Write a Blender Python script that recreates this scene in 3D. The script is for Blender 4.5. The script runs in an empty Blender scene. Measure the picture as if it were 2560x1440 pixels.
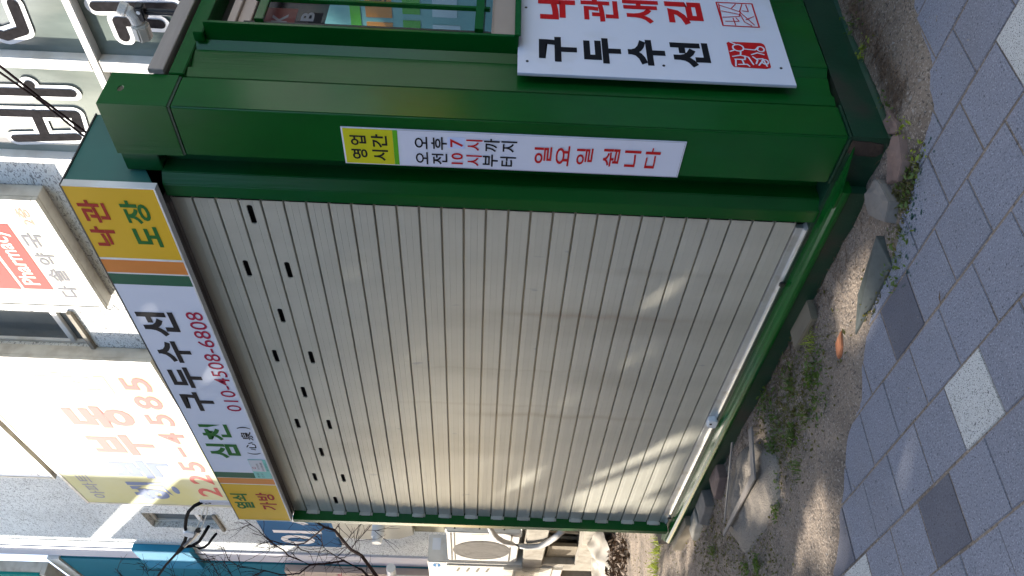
import bpy, bmesh, math, random
from mathutils import Vector, Matrix
R = math.radians
rnd = random.Random(7)
scn = bpy.context.scene
COL = scn.collection

# ------------------------------------------------------------------ camera, sky, sun, exposure
CAM = Vector((1.86523, -2.23017, 1.4))
r_ = Vector((0.62331, 0.780964, 0.039756)); dn = Vector((0.044205, 0.01557, -0.998901)); fw = Vector((-0.780725, 0.624382, -0.024818))
cd = bpy.data.cameras.new('camera'); cam = bpy.data.objects.new('camera', cd); COL.objects.link(cam)
cd.sensor_width = 36; cd.lens = 36 * 2049.35 / 2560; cd.clip_start = 0.05; cd.clip_end = 2000
m = Matrix((( dn.x, r_.x, -fw.x, CAM.x), (dn.y, r_.y, -fw.y, CAM.y), (dn.z, r_.z, -fw.z, CAM.z), (0, 0, 0, 1)))
cam.matrix_world = m          # the phone was held upright, the picture lies on its side
scn.camera = cam

SUN_AZ, SUN_EL = R(27), R(30)          # sun over the left end of the kiosk, a little in front of the shutter
SUN = Vector((-math.cos(SUN_EL) * math.cos(SUN_AZ), -math.cos(SUN_EL) * math.sin(SUN_AZ), math.sin(SUN_EL)))
w = bpy.data.worlds.new('World'); scn.world = w; w.use_nodes = True
nt = w.node_tree
sky = nt.nodes.new('ShaderNodeTexSky'); sky.sky_type = 'NISHITA'; sky.sun_disc = False
sky.sun_elevation = SUN_EL
sky.sun_rotation = math.atan2(SUN.x, SUN.y)
sky.air_density = 1.0; sky.dust_density = 2.0; sky.ozone_density = 1.0
bg = nt.nodes['Background']; bg.inputs['Strength'].default_value = 0.15
nt.links.new(sky.outputs[0], bg.inputs[0])
sd = bpy.data.lights.new('sun', 'SUN'); sd.energy = 3.9; sd.angle = R(0.53); sd.color = (1.0, 0.93, 0.82)
so = bpy.data.objects.new('sun', sd); COL.objects.link(so)
so.rotation_euler = SUN.to_track_quat('Z', 'Y').to_euler()
so.location = (0, 0, 20)
scn.view_settings.view_transform = 'Standard'; scn.view_settings.look = 'None'
scn.view_settings.gamma = 1; scn.view_settings.use_curve_mapping = False
scn.view_settings.exposure = 1.68
scn.render.engine = 'CYCLES'
scn.cycles.max_bounces = 8
scn.cycles.use_denoising = True

# ------------------------------------------------------------------ materials
def mat(name, col, rough=0.5, metal=0.0, spec=0.5, var=0.0, vscale=3.0, stretch=(1, 1, 1), bump=0.0, bscale=40.0,
        dirt=None, dirt_amt=0.5, dscale=2.0, dlo=0.5, dhi=0.7, bstretch=None, coat=0.0, rand=0.0):
    M = bpy.data.materials.new(name); M.use_nodes = True
    n, l = M.node_tree.nodes, M.node_tree.links
    p = n['Principled BSDF']
    p.inputs['Roughness'].default_value = rough; p.inputs['Metallic'].default_value = metal
    p.inputs['Specular IOR Level'].default_value = spec; p.inputs['Coat Weight'].default_value = coat
    p.inputs['Coat Roughness'].default_value = 0.12
    geo = n.new('ShaderNodeNewGeometry')
    def mapping(sc, st):
        mp = n.new('ShaderNodeMapping'); mp.inputs['Scale'].default_value = [sc * s for s in st]
        l.new(geo.outputs['Position'], mp.inputs[0]); return mp.outputs[0]
    c = n.new('ShaderNodeRGB'); c.outputs[0].default_value = (*col, 1); out = c.outputs[0]
    if rand:
        oi = n.new('ShaderNodeObjectInfo'); mr = n.new('ShaderNodeMapRange')
        mr.inputs['To Min'].default_value = 1 - rand; mr.inputs['To Max'].default_value = 1 + rand
        l.new(oi.outputs['Random'], mr.inputs[0])
        vm = n.new('ShaderNodeVectorMath'); vm.operation = 'SCALE'
        l.new(out, vm.inputs[0]); l.new(mr.outputs[0], vm.inputs['Scale']); out = vm.outputs[0]
    if var:
        nz = n.new('ShaderNodeTexNoise'); nz.inputs['Detail'].default_value = 5
        nz.inputs['Scale'].default_value = 1; nz.inputs['Roughness'].default_value = 0.6
        l.new(mapping(vscale, stretch), nz.inputs['Vector'])
        mr = n.new('ShaderNodeMapRange'); mr.inputs['From Min'].default_value = 0.25; mr.inputs['From Max'].default_value = 0.75
        mr.inputs['To Min'].default_value = 1 - var; mr.inputs['To Max'].default_value = 1 + var
        l.new(nz.outputs['Fac'], mr.inputs[0])
        vm = n.new('ShaderNodeVectorMath'); vm.operation = 'SCALE'
        l.new(out, vm.inputs[0]); l.new(mr.outputs[0], vm.inputs['Scale']); out = vm.outputs[0]
    if dirt:
        nz = n.new('ShaderNodeTexNoise'); nz.inputs['Detail'].default_value = 6; nz.inputs['Scale'].default_value = 1
        l.new(mapping(dscale, stretch), nz.inputs['Vector'])
        mr = n.new('ShaderNodeMapRange'); mr.inputs['From Min'].default_value = dlo; mr.inputs['From Max'].default_value = dhi
        mr.inputs['To Max'].default_value = dirt_amt
        l.new(nz.outputs['Fac'], mr.inputs[0])
        mx = n.new('ShaderNodeMix'); mx.data_type = 'RGBA'
        l.new(mr.outputs[0], mx.inputs[0]); l.new(out, mx.inputs[6]); mx.inputs[7].default_value = (*dirt, 1); out = mx.outputs[2]
    l.new(out, p.inputs['Base Color'])
    if bump:
        nz = n.new('ShaderNodeTexNoise'); nz.inputs['Detail'].default_value = 4; nz.inputs['Scale'].default_value = 1
        l.new(mapping(bscale, bstretch or stretch), nz.inputs['Vector'])
        bp = n.new('ShaderNodeBump'); bp.inputs['Strength'].default_value = bump; bp.inputs['Distance'].default_value = 0.01
        l.new(nz.outputs['Fac'], bp.inputs['Height']); l.new(bp.outputs[0], p.inputs['Normal'])
    return M

def leaf_mat(name, col, rand=0.35, trans=0.35):
    M = mat(name, col, rough=0.55, var=rand, vscale=9)
    n, l = M.node_tree.nodes, M.node_tree.links
    p = n['Principled BSDF']; o = n['Material Output']
    t = n.new('ShaderNodeBsdfTranslucent'); t.inputs[0].default_value = (col[0] * 1.6, col[1] * 1.5, col[2], 1)
    mx = n.new('ShaderNodeMixShader'); mx.inputs[0].default_value = trans
    l.new(p.outputs[0], mx.inputs[1]); l.new(t.outputs[0], mx.inputs[2]); l.new(mx.outputs[0], o.inputs[0])
    return M

def speckle(M, scale, lo, hi, col, amt, stretch=(1, 1, 1), distort=0.0):
    """mix a fleck colour into a material's base colour where a noise is above a threshold"""
    n, l = M.node_tree.nodes, M.node_tree.links
    p = n['Principled BSDF']; src = p.inputs['Base Color'].links[0].from_socket
    geo = n.new('ShaderNodeNewGeometry'); mp = n.new('ShaderNodeMapping'); mp.inputs['Scale'].default_value = [scale * s for s in stretch]
    l.new(geo.outputs['Position'], mp.inputs[0])
    nz = n.new('ShaderNodeTexNoise'); nz.inputs['Scale'].default_value = 1; nz.inputs['Detail'].default_value = 2
    nz.inputs['Distortion'].default_value = distort
    l.new(mp.outputs[0], nz.inputs['Vector'])
    mr = n.new('ShaderNodeMapRange'); mr.inputs['From Min'].default_value = lo; mr.inputs['From Max'].default_value = hi; mr.inputs['To Max'].default_value = amt
    l.new(nz.outputs['Fac'], mr.inputs[0])
    mx = n.new('ShaderNodeMix'); mx.data_type = 'RGBA'
    l.new(mr.outputs[0], mx.inputs[0]); l.new(src, mx.inputs[6]); mx.inputs[7].default_value = (*col, 1)
    l.new(mx.outputs[2], p.inputs['Base Color'])

GREEN = mat('green_paint', (.0028, .078, .0105), .2, spec=.37, var=.25, vscale=2.5, stretch=(1, 1, .5), bump=.05, bscale=140, bstretch=(1, 1, .03), dirt=(.012, .07, .045), dirt_amt=.5, dscale=1.7)
GREEN_D = mat('worn_green_paint', (.006, .04, .02), .38, var=.35, vscale=5, bump=.06, bscale=60, dirt=(.035, .03, .024), dirt_amt=.8, dscale=5, dlo=.5, dhi=.68)
speckle(GREEN_D, 260, .68, .72, (.16, .15, .13), .5)
TEAL = mat('teal_paint', (.022, .12, .10), .45, var=.15, vscale=4, bump=.03, bscale=300)
RUST = mat('rusty_steel', (.035, .022, .016), .75, var=.4, vscale=14, bump=.2, bscale=80)
SLAT = mat('shutter_aluminium', (.45, .435, .37), .40, metal=.15, spec=.4, var=.10, vscale=1.3, stretch=(2.2, 2.2, .8), bump=.03, bscale=30, dirt=(.22, .19, .15), dirt_amt=.42, dscale=1.0, dlo=.53, dhi=.75)
def drips(M):      # rusty drips that ran down the shutter
    n, l = M.node_tree.nodes, M.node_tree.links
    p = n['Principled BSDF']; out = p.inputs['Base Color'].links[0].from_socket
    geo = n.new('ShaderNodeNewGeometry'); sep = n.new('ShaderNodeSeparateXYZ'); l.new(geo.outputs['Position'], sep.inputs[0])
    nz = n.new('ShaderNodeTexNoise'); nz.inputs['Scale'].default_value = 5; l.new(geo.outputs['Position'], nz.inputs['Vector'])
    for x0, wd, z1, z0, a in ((-2.07, .035, 1.5, .55, .34), (-1.15, .03, 1.35, .5, .3), (-1.97, .02, 1.9, .9, .16), (-1.62, .015, 1.8, .9, .14), (-.82, .03, 1.0, .2, .12)):
        def mth(op, a_, b_=None):
            q = n.new('ShaderNodeMath'); q.operation = op
            for i, v in enumerate((a_, b_)):
                if v is None: continue
                if isinstance(v, (int, float)): q.inputs[i].default_value = v
                else: l.new(v, q.inputs[i])
            return q.outputs[0]
        wob = mth('MULTIPLY', mth('SUBTRACT', nz.outputs['Fac'], .5), .06)
        d = mth('ABSOLUTE', mth('ADD', mth('SUBTRACT', sep.outputs['X'], x0), wob))
        f = mth('MAXIMUM', mth('SUBTRACT', 1.0, mth('DIVIDE', d, wd)), 0.0)
        up = n.new('ShaderNodeMapRange'); up.inputs['From Min'].default_value = z1 + .1; up.inputs['From Max'].default_value = z1 - .15; l.new(sep.outputs['Z'], up.inputs[0])
        lo = n.new('ShaderNodeMapRange'); lo.inputs['From Min'].default_value = z0 - .3; lo.inputs['From Max'].default_value = z0 + .3; l.new(sep.outputs['Z'], lo.inputs[0])
        k = mth('MULTIPLY', mth('MULTIPLY', mth('MULTIPLY', f, up.outputs[0]), lo.outputs[0]), a)
        mx = n.new('ShaderNodeMix'); mx.data_type = 'RGBA'
        l.new(k, mx.inputs[0]); l.new(out, mx.inputs[6]); mx.inputs[7].default_value = (.2, .12, .055, 1); out = mx.outputs[2]
    l.new(out, p.inputs['Base Color'])
drips(SLAT)
speckle(SLAT, 16, .74, .78, (.12, .13, .18), .4, (1, 1, .35))
BAR = mat('bare_aluminium', (.62, .62, .6), .32, metal=.55, var=.12, vscale=9, dirt=(.3, .25, .17), dirt_amt=.5, dscale=9, dlo=.55, dhi=.7)
LIP = mat('brown_trim', (.12, .10, .09), .5, var=.2, vscale=8)
ROOF = mat('grey_fascia', (.30, .26, .235), .55, var=.14, vscale=30, stretch=(1, .06, 1), bump=.1, bscale=160, bstretch=(1, .05, 1))
BLACK = mat('black_plastic', (.012, .012, .014), .45)
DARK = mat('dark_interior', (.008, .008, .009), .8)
WHITE_S = mat('sign_white', (.66, .68, .76), .55, spec=.18, var=.03, vscale=4)
PLATE = mat('board_white', (.64, .655, .75), .55, spec=.18, var=.03, vscale=3, dirt=(.5, .47, .42), dirt_amt=.35, dscale=4, dlo=.56, dhi=.72)
EDGE = mat('board_edge', (.62, .62, .60), .5)
YEL = mat('sign_yellow', (.72, .42, .008), .55, spec=.18, var=.06, vscale=3)
YEL2 = mat('sticker_yellow', (.56, .53, .008), .55, spec=.18, var=.04, vscale=5)
ORA = mat('sign_orange', (.68, .22, .035), .55, spec=.18, var=.06, vscale=4)
GRN_S = mat('sign_green', (.006, .10, .05), .55, spec=.18)
LIME = mat('sticker_lime', (.10, .38, .015), .6, spec=.12)
RED = mat('print_red', (.50, .012, .015), .6, spec=.12)
RED2 = mat('print_dull_red', (.38, .025, .015), .6, spec=.12)
MAG = mat('print_crimson', (.38, .01, .05), .6, spec=.12)
INK = mat('print_black', (.010, .010, .014), .6, spec=.12)
GLET = mat('print_green', (.008, .13, .02), .6, spec=.12)
CYAN = mat('sticker_cyan', (.13, .52, .46), .4)
GREY_S = mat('sticker_grey', (.56, .57, .6), .4)
LBLUE = mat('patch_blue', (.55, .62, .85), .4)
ALU_P = mat('beige_aluminium', (.42, .335, .29), .4, metal=.2, var=.05, vscale=6)
GLASS = mat('tinted_glass', (.36, .50, .50), .015, metal=.85)
STUCCO = mat('rough_plaster', (.70, .72, .71), .9, var=.08, vscale=1.6, bump=1.0, bscale=26, dirt=(.45, .46, .45), dirt_amt=.45, dscale=1.1, dlo=.45, dhi=.75)
speckle(STUCCO, 20, .555, .60, (.13, .135, .135), .75, (1, 1, 2.2), 1.8)
FRAME_W = mat('white_frame', (.72, .71, .68), .5, var=.08, vscale=5, dirt=(.4, .36, .28), dirt_amt=.5, dscale=4)
FRAME_C = mat('cream_metal', (.52, .49, .42), .5, var=.12, vscale=7, dirt=(.2, .14, .09), dirt_amt=.4, dscale=6)
PANE = mat('dusty_pane', (.17, .205, .185), .12, spec=.8, var=.45, vscale=2.2, stretch=(1, 1, .35), dirt=(.40, .42, .36), dirt_amt=.7, dscale=1.6)
PANE_D = mat('dark_pane', (.10, .115, .12), .1, spec=.7, var=.3, vscale=2)
VIN_W = mat('vinyl_white', (.74, .74, .75), .5)
VIN_K = mat('vinyl_dark', (.022, .02, .022), .9, spec=.04, var=.4, vscale=30)
LB_FACE = mat('light_box_face', (.74, .72, .62), .7, spec=.1, var=.03, vscale=3, dirt=(.8, .62, .2), dirt_amt=.25, dscale=2)
LB_YEL = mat('light_box_yellow', (.48, .46, .21), .62, spec=.14, var=.05, vscale=1.2, dirt=(.52, .54, .42), dirt_amt=.8, dscale=.7, dlo=.4, dhi=.65)
PALE_RED = mat('faded_red', (.50, .10, .09), .65, spec=.115)
PALE_BLUE = mat('faded_blue', (.13, .18, .33), .65, spec=.115)
RED_PH = mat('pharmacy_red', (.42, .07, .06), .7, spec=.1)
DARK_GREY = mat('sign_grey', (.19, .19, .21), .7, spec=.1)
PALE_GREY = mat('faded_grey', (.28, .28, .31), .65, spec=.115)
BROWN_T = mat('faded_brown', (.35, .17, .09), .6, spec=.2)
SIGNW = mat('clinic_white', (.66, .69, .74), .55, spec=.25)
TEALSIGN = mat('teal_sign', (.015, .22, .20), .7, spec=.08, var=.08)
TEALWALL = mat('teal_panel', (.02, .17, .23), .7, spec=.08, var=.1, vscale=2)
BLUEW = mat('blue_panel', (.035, .23, .37), .7, spec=.08, var=.08, vscale=2)
BLUESIGN = mat('blue_sign', (.02, .12, .27), .7, spec=.08, var=.06)
LAV = mat('lavender_trim', (.55, .54, .60), .5)
BEIGE = mat('beige_cladding', (.40, .38, .31), .6, var=.1, vscale=4)
ACW = mat('ac_white', (.54, .515, .47), .6, spec=.2, var=.08, vscale=5, dirt=(.35, .28, .2), dirt_amt=.5, dscale=5, dlo=.58, dhi=.75)
ACG = mat('ac_grey', (.13, .12, .108), .8, spec=.1, var=.08, vscale=6)
CONC = mat('concrete', (.30, .27, .22), .9, var=.25, vscale=9, bump=.4, bscale=60, dirt=(.12, .10, .07), dirt_amt=.6, dscale=6)
CLOTHM = mat('white_sheeting', (.24, .21, .165), .7, var=.12, vscale=10)
PIPEW = mat('white_plastic', (.68, .69, .70), .4, var=.08, vscale=12)
HOSE = mat('grey_insulation', (.40, .39, .37), .7, var=.2, vscale=20)
FOIL = mat('foil_tape', (.62, .66, .72), .25, metal=.8, bump=.4, bscale=60)
BARK = mat('twig_bark', (.022, .013, .014), .9, spec=.08, var=.3, vscale=60)
STEEL = mat('grey_steel_strip', (.17, .145, .13), .55, var=.15, vscale=10)
CABLE = mat('cable_black', (.006, .006, .007), .8, spec=.06)
PINK = leaf_mat('pink_blossom', (.55, .20, .25)); YLEAF = leaf_mat('yellow_leaf', (.42, .40, .03))
WEED = leaf_mat('weed_leaf', (.075, .125, .02)); BRIGHT = leaf_mat('fresh_grass', (.20, .26, .02))
MOSS = leaf_mat('dry_moss', (.10, .095, .03)); CROWN = leaf_mat('street_tree_leaf', (.05, .10, .03), trans=.2)
STONE_R = mat('reddish_stone', (.16, .105, .085), .85, var=.3, vscale=14, bump=.3, bscale=60)
STONE_G = mat('grey_stone', (.17, .15, .13), .85, var=.25, vscale=12, bump=.3, bscale=60)
BRICKM = mat('brick_chip', (.36, .13, .055), .9, var=.2, vscale=40)
WOOD = mat('weathered_timber', (.17, .14, .095), .8, var=.25, vscale=14, stretch=(.2, 1, 1))
GREYPLASTIC = mat('grey_green_plastic', (.05, .058, .052), .6, var=.3, vscale=40)
LITTER = mat('dead_leaf', (.12, .075, .045), .8, var=.5, vscale=60)
DIRT = mat('dry_soil', (.20, .152, .112), .95, var=.35, vscale=5, bump=1.0, bscale=55, dirt=(.085, .064, .048), dirt_amt=.85, dscale=2.4, dlo=.45, dhi=.65)
speckle(DIRT, 130, .56, .64, (.36, .30, .24), .6); speckle(DIRT, 85, .58, .66, (.04, .032, .026), .75)
GRIT = mat('grit', (.26, .22, .18), .9, var=.5, vscale=90)
def paver_mat(name, col, dk, lt, amt, sc=1.0):
    M = mat(name, col, .85, var=.10, vscale=6, bump=.35, bscale=420, rand=.05, dirt=(.13, .12, .125), dirt_amt=.35, dscale=3, dlo=.5, dhi=.75)
    speckle(M, 165 * sc, .56, .64, dk, amt); speckle(M, 190 * sc, .58, .66, lt, amt * .9); speckle(M, 70, .68, .71, (.045, .045, .05), .8)
    return M
PAVE = paver_mat('paver_blue_grey', (.185, .19, .225), (.075, .08, .10), (.33, .335, .38), .75)
PAVE_D = paver_mat('paver_dark', (.098, .098, .12), (.04, .04, .05), (.17, .17, .2), .5)
PAVE_W = paver_mat('paver_white', (.47, .46, .43), (.07, .07, .07), (.62, .62, .60), 1.0, 1.7)

# ------------------------------------------------------------------ geometry helpers
class Frame:
    def __init__(s, o, u, n): s.o = Vector(o); s.u = Vector(u).normalized(); s.n = Vector(n).normalized(); s.v = Vector((0, 0, 1))
    def p(s, u, v, w=0.0): return s.o + s.u * u + s.v * v + s.n * w
FRONT = Frame((0, 0, 0), (1, 0, 0), (0, -1, 0))            # u = x, w towards the street
SIDE = Frame((0, 0, 0), (0, 1, 0), (1, 0, 0))              # u = y, w = x
FAC = Frame((0, 2.003, 0), (-.99848, .055, 0), (-.055, -.99848, 0))   # u = metres to the left along the rear facade

class G:
    def __init__(s): s.v = []; s.f = []
    def add(s, vs, fs):
        b = len(s.v); s.v += [Vector(x) for x in vs]; s.f += [tuple(b + i for i in f) for f in fs]; return s
    def box(s, a, b):
        (x0, y0, z0), (x1, y1, z1) = a, b
        return s.add([(x0, y0, z0), (x1, y0, z0), (x1, y1, z0), (x0, y1, z0), (x0, y0, z1), (x1, y0, z1), (x1, y1, z1), (x0, y1, z1)],
                     [(0, 3, 2, 1), (4, 5, 6, 7), (0, 1, 5, 4), (1, 2, 6, 5), (2, 3, 7, 6), (3, 0, 4, 7)])
    def fbox(s, F, u0, u1, v0, v1, w0, w1):
        P = F.p
        return s.add([P(u0, v0, w0), P(u1, v0, w0), P(u1, v0, w1), P(u0, v0, w1), P(u0, v1, w0), P(u1, v1, w0), P(u1, v1, w1), P(u0, v1, w1)],
                     [(0, 3, 2, 1), (4, 5, 6, 7), (0, 1, 5, 4), (1, 2, 6, 5), (2, 3, 7, 6), (3, 0, 4, 7)])
    def prism(s, poly, fn, a, b):
        """poly: 2D outline, fn(p, q, t) -> world, extruded from t=a to t=b"""
        n = len(poly)
        return s.add([fn(p, q, a) for p, q in poly] + [fn(p, q, b) for p, q in poly],
                     [tuple(range(n - 1, -1, -1)), tuple(range(n, 2 * n))] + [(i, (i + 1) % n, n + (i + 1) % n, n + i) for i in range(n)])
    def tube(s, pts, r, n=6, r1=None, caps=True):
        pts = [Vector(p) for p in pts]; k = len(pts); vs = []; fs = []
        for i, p in enumerate(pts):
            d = (pts[min(i + 1, k - 1)] - pts[max(i - 1, 0)])
            if d.length < 1e-9: d = Vector((0, 0, 1))
            d.normalize(); a = d.cross(Vector((0, 0, 1)) if abs(d.z) < .9 else Vector((1, 0, 0))).normalized(); b = d.cross(a)
            rr = r if r1 is None else r + (r1 - r) * i / (k - 1)
            vs += [p + (a * math.cos(2 * math.pi * j / n) + b * math.sin(2 * math.pi * j / n)) * rr for j in range(n)]
        for i in range(k - 1):
            fs += [(i * n + j, i * n + (j + 1) % n, (i + 1) * n + (j + 1) % n, (i + 1) * n + j) for j in range(n)]
        if caps: fs += [tuple(range(n - 1, -1, -1)), tuple(range((k - 1) * n, k * n))]
        return s.add(vs, fs)
    def quad(s, a, b, c, d): return s.add([a, b, c, d], [(0, 1, 2, 3)])

OFF = {}
def setp(o, label=None, cat=None, group=None, kind=None):
    for k, v in (('label', label), ('category', cat), ('group', group), ('kind', kind)):
        if v: o[k] = v
    return o
def thing(name, loc, label, cat, group=None):
    o = bpy.data.objects.new(name, None); o.empty_display_size = .1; COL.objects.link(o); o.location = loc; OFF[o.name] = Vector(loc)
    return setp(o, label, cat, group)
def obj(name, g, material, parent=None, bevel=0.0, smooth=False, label=None, kind=None, seg=2, recalc=True):
    off = OFF[parent.name] if parent else Vector((0, 0, 0))
    if isinstance(g, bpy.types.Mesh): me = g
    else:
        me = bpy.data.meshes.new(name); me.from_pydata([v - off for v in g.v], [], g.f)
        bm = bmesh.new(); bm.from_mesh(me)
        if recalc: bmesh.ops.recalc_face_normals(bm, faces=bm.faces)
        if bevel:
            ed = [e for e in bm.edges if len(e.link_faces) == 2 and e.calc_face_angle(0) > .5]
            bmesh.ops.bevel(bm, geom=ed, offset=bevel, segments=seg, affect='EDGES', clamp_overlap=True)
        bm.to_mesh(me); bm.free()
    if not me.materials: me.materials.append(material)
    if smooth:
        for p in me.polygons: p.use_smooth = True
    o = bpy.data.objects.new(name, me); COL.objects.link(o)
    if parent: o.parent = parent
    OFF[o.name] = off
    return setp(o, label, kind=kind)
def single(name, g, material, label, cat, group=None, **k):   # a thing that is one mesh, origin at its base
    vs = g.v; c = Vector((sum(v.x for v in vs) / len(vs), sum(v.y for v in vs) / len(vs), min(v.z for v in vs)))
    g.v = [v - c for v in vs]
    o = obj(name, g, material, **k); o.location = c; OFF[o.name] = c
    return setp(o, label, cat, group)

_tc = {}
def glyphs(s, bold):
    if (s, bold) not in _tc:
        c = bpy.data.curves.new('t', 'FONT'); c.body = s; c.size = 1; c.offset = bold; c.resolution_u = 3
        o = bpy.data.objects.new('t', c); COL.objects.link(o)
        dg = bpy.context.evaluated_depsgraph_get(); me = bpy.data.meshes.new_from_object(o.evaluated_get(dg))
        vs = [(v.co.x, v.co.y) for v in me.vertices]; fs = [tuple(p.vertices) for p in me.polygons]
        bpy.data.objects.remove(o); bpy.data.curves.remove(c); bpy.data.meshes.remove(me)
        _tc[(s, bold)] = (vs, fs)
    return _tc[(s, bold)]
def text(s, F, u0, u1, v0, v1, wd, material, parent, bold=.02, name='letter', flip=False, top=None):
    """letters fitted to the box u0..u1, v0..v1 of a frame, lying wd in front of it (flip: the frame's u runs leftwards)"""
    vs, fs = glyphs(s, bold)
    xs = [v[0] for v in vs]; ys = [v[1] for v in vs]; x0, x1, y0, y1 = min(xs), max(xs), min(ys), max(ys)
    g = G()
    def u(x):
        t = (x - x0) / (x1 - x0); return u1 + (u0 - u1) * t if flip else u0 + (u1 - u0) * t
    g.add([F.p(u(x), v0 + (v1 - v0) * (y - y0) / (y1 - y0), wd) for x, y in vs], fs)
    return obj(name, g, material, parent, recalc=False)
def rect(F, u0, u1, v0, v1, wd, th=.0012):
    return G().fbox(F, u0, u1, v0, v1, wd - th, wd)
def strokes(F, lines, width, wd, n=10, step=.0002):
    """rounded strokes as thin layers; every piece lies a hair in front of the one before"""
    g = G(); k = 0
    for ln in lines:
        for (a, b), (c, d) in zip(ln, ln[1:]):
            L = math.hypot(c - a, d - b) or 1e-6; ux, uy = (c - a) / L, (d - b) / L; h = width / 2
            pts = []
            t0 = math.atan2(uy, ux)
            for j in range(n + 1): t = t0 - math.pi / 2 + math.pi * j / n; pts.append((c + h * math.cos(t), d + h * math.sin(t)))
            for j in range(n + 1): t = t0 + math.pi / 2 + math.pi * j / n; pts.append((a + h * math.cos(t), b + h * math.sin(t)))
            g.add([F.p(x, y, wd + k * step) for x, y in pts], [tuple(range(len(pts)))]); k += 1
    return g
def ring(c, r, rz=None, n=14): rz = rz or r; return [(c[0] + r * math.cos(2 * math.pi * i / n), c[1] + rz * math.sin(2 * math.pi * i / n)) for i in range(n + 1)]

# ------------------------------------------------------------------ ground
EDGEL = [(3.0, 3.2), (.62, .75), (.36, .29), (.28, .03), (.21, -.14), (.05, -.19), (-.02, -.24), (-.32, -.36), (-.56, -.43), (-.75, -.61), (-.9, -.70), (-1.14, -.92), (-1.31, -1.08), (-1.7, -1.4), (-4.2, -3.2), (-9, -6.8)]
def sdist(x, y):          # > 0 on the soil, < 0 on the paving
    best = 1e9; sg = 1
    for (ax, ay), (bx, by) in zip(EDGEL, EDGEL[1:]):
        dx, dy = bx - ax, by - ay; t = max(0, min(1, ((x - ax) * dx + (y - ay) * dy) / (dx * dx + dy * dy)))
        px, py = ax + dx * t - x, ay + dy * t - y; d = px * px + py * py
        if d < best: best = d; sg = 1 if dx * (y - ay) - dy * (x - ax) < 0 else -1
    return sg * math.sqrt(best)
from mathutils import noise as mn
def soil(x, y):
    n1 = mn.noise((x * 2.3, y * 2.3, 1.7)); n2 = mn.noise((x * 11, y * 11, 4.2)); n3 = mn.noise((x * 37, y * 37, 8.1))
    far = max(abs(x + 1.5) - 8, abs(y) - 4, 0)
    d = sdist(x, y) + .022 * n2 + .02 * mn.noise((x * 6, y * 6, 9.0))
    z = -.0026 if d < 0 else -.0026 + min(.0135, d * .25) + min(1, d * 6) * (.012 * n1 + .009 * n2 + .007 * n3)
    t = max(0, min(1, (-x - 3.9) / 5.0)); z -= .2 * t * t * (3 - 2 * t)
    return z if far == 0 else z * max(0, 1 - far)
def axis(a, b, step, far=400.0):
    c = [a + i * step for i in range(int((b - a) / step) + 1)]; lo = []; hi = []; s = step; v = a
    while v > -far: s *= 1.6; v -= s; lo.append(v)
    s = step; v = c[-1]
    while v < far: s *= 1.6; v += s; hi.append(v)
    return lo[::-1] + c + hi
xs = axis(-8.0, 1.2, .032); ys = axis(-1.7, 2.1, .032)
gv = [(x, y, soil(x, y)) for y in ys for x in xs]; nx = len(xs)
gf = [(j * nx + i, j * nx + i + 1, (j + 1) * nx + i + 1, (j + 1) * nx + i) for j in range(len(ys) - 1) for i in range(nx - 1)]
gr = G(); gr.v = [Vector(v) for v in gv]; gr.f = gf
setp(obj('ground', gr, DIRT, smooth=True), kind='structure')

# ------------------------------------------------------------------ paving, one object per paver
pav = bpy.data.objects.new('pavement', None); COL.objects.link(pav); setp(pav, kind='structure'); OFF['pavement'] = Vector((0, 0, 0))
def paver_mesh(m, seed):
    q = random.Random(seed); h = .1074; g = G().box((-h, -h, -.05), (h, h, 0)); me = bpy.data.meshes.new('paver'); me.from_pydata(g.v, [], g.f)
    bm = bmesh.new(); bm.from_mesh(me); bmesh.ops.recalc_face_normals(bm, faces=bm.faces)
    bmesh.ops.bevel(bm, geom=[e for e in bm.edges if all(v.co.z > -.001 for v in e.verts) or abs(e.verts[0].co.z - e.verts[1].co.z) > .01], offset=.002, segments=2, affect='EDGES')
    for v in bm.verts: v.co.x += q.uniform(-.0006, .0006); v.co.y += q.uniform(-.0006, .0006)
    bm.to_mesh(me); bm.free(); me.materials.append(m); return me
PM = {k: [paver_mesh(m_, i) for i in range(3)] for k, m_ in (('n', PAVE), ('d', PAVE_D), ('w', PAVE_W))}
SPECIAL = {(0, 2): 'd', (2, 1): 'w', (3, 3): 'd', (-1, -1): 'w', (4, 6): 'w', (3, 7): 'd'}
cells = []
for r in range(-3, 15):
    yc = -.5395 - r * .2218
    x0 = (.005 if r % 2 == 0 else -.015) - (0 if r % 2 == 0 else .0)
    if r % 2 == 0: x0 = .005
    elif r > 0: x0 = .097 if r == 1 else .09
    else: x0 = .105
    for c in range(-6, 22):
        xc = x0 - (c + .5) * .2195 if True else 0
        if sdist(xc, yc) < .15: cells.append((r, c, xc, yc))
def pkind(r, c, xc, yc):
    # the odd dark and speckled pavers where they lie
    for (px, py), k in {(-.32, -.54): 'd', (-.125, -.98): 'w', (-.46, -1.205): 'd', (.57, -.32): 'w', (-1.02, -1.205): 'w', (-1.13, -1.0): 'd'}.items():
        if abs(xc - px) < .105 and abs(yc - py) < .09: return k
    return 'd' if (xc < -1.9 or yc < -1.8) and rnd.random() < .06 else ('w' if yc < -1.8 and rnd.random() < .05 else 'n')
ROWX = {-3: .105, -2: .0, -1: .11, 0: .006, 1: .10, 2: -.015, 3: .082}     # measured joints of each row
cells = []
for r in range(-5, 16):
    yc = -.5395 - r * .2218; x0 = ROWX.get(r, (.0 if r % 2 == 0 else .1))
    for c in range(-9, 22):
        xc = x0 - (c + .5) * .2190
        if sdist(xc, yc) < .16: cells.append((r, c, xc, yc))
cells.sort(key=lambda t: math.hypot(t[2] + .25, t[3] + .8))
farp = G()
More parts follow.
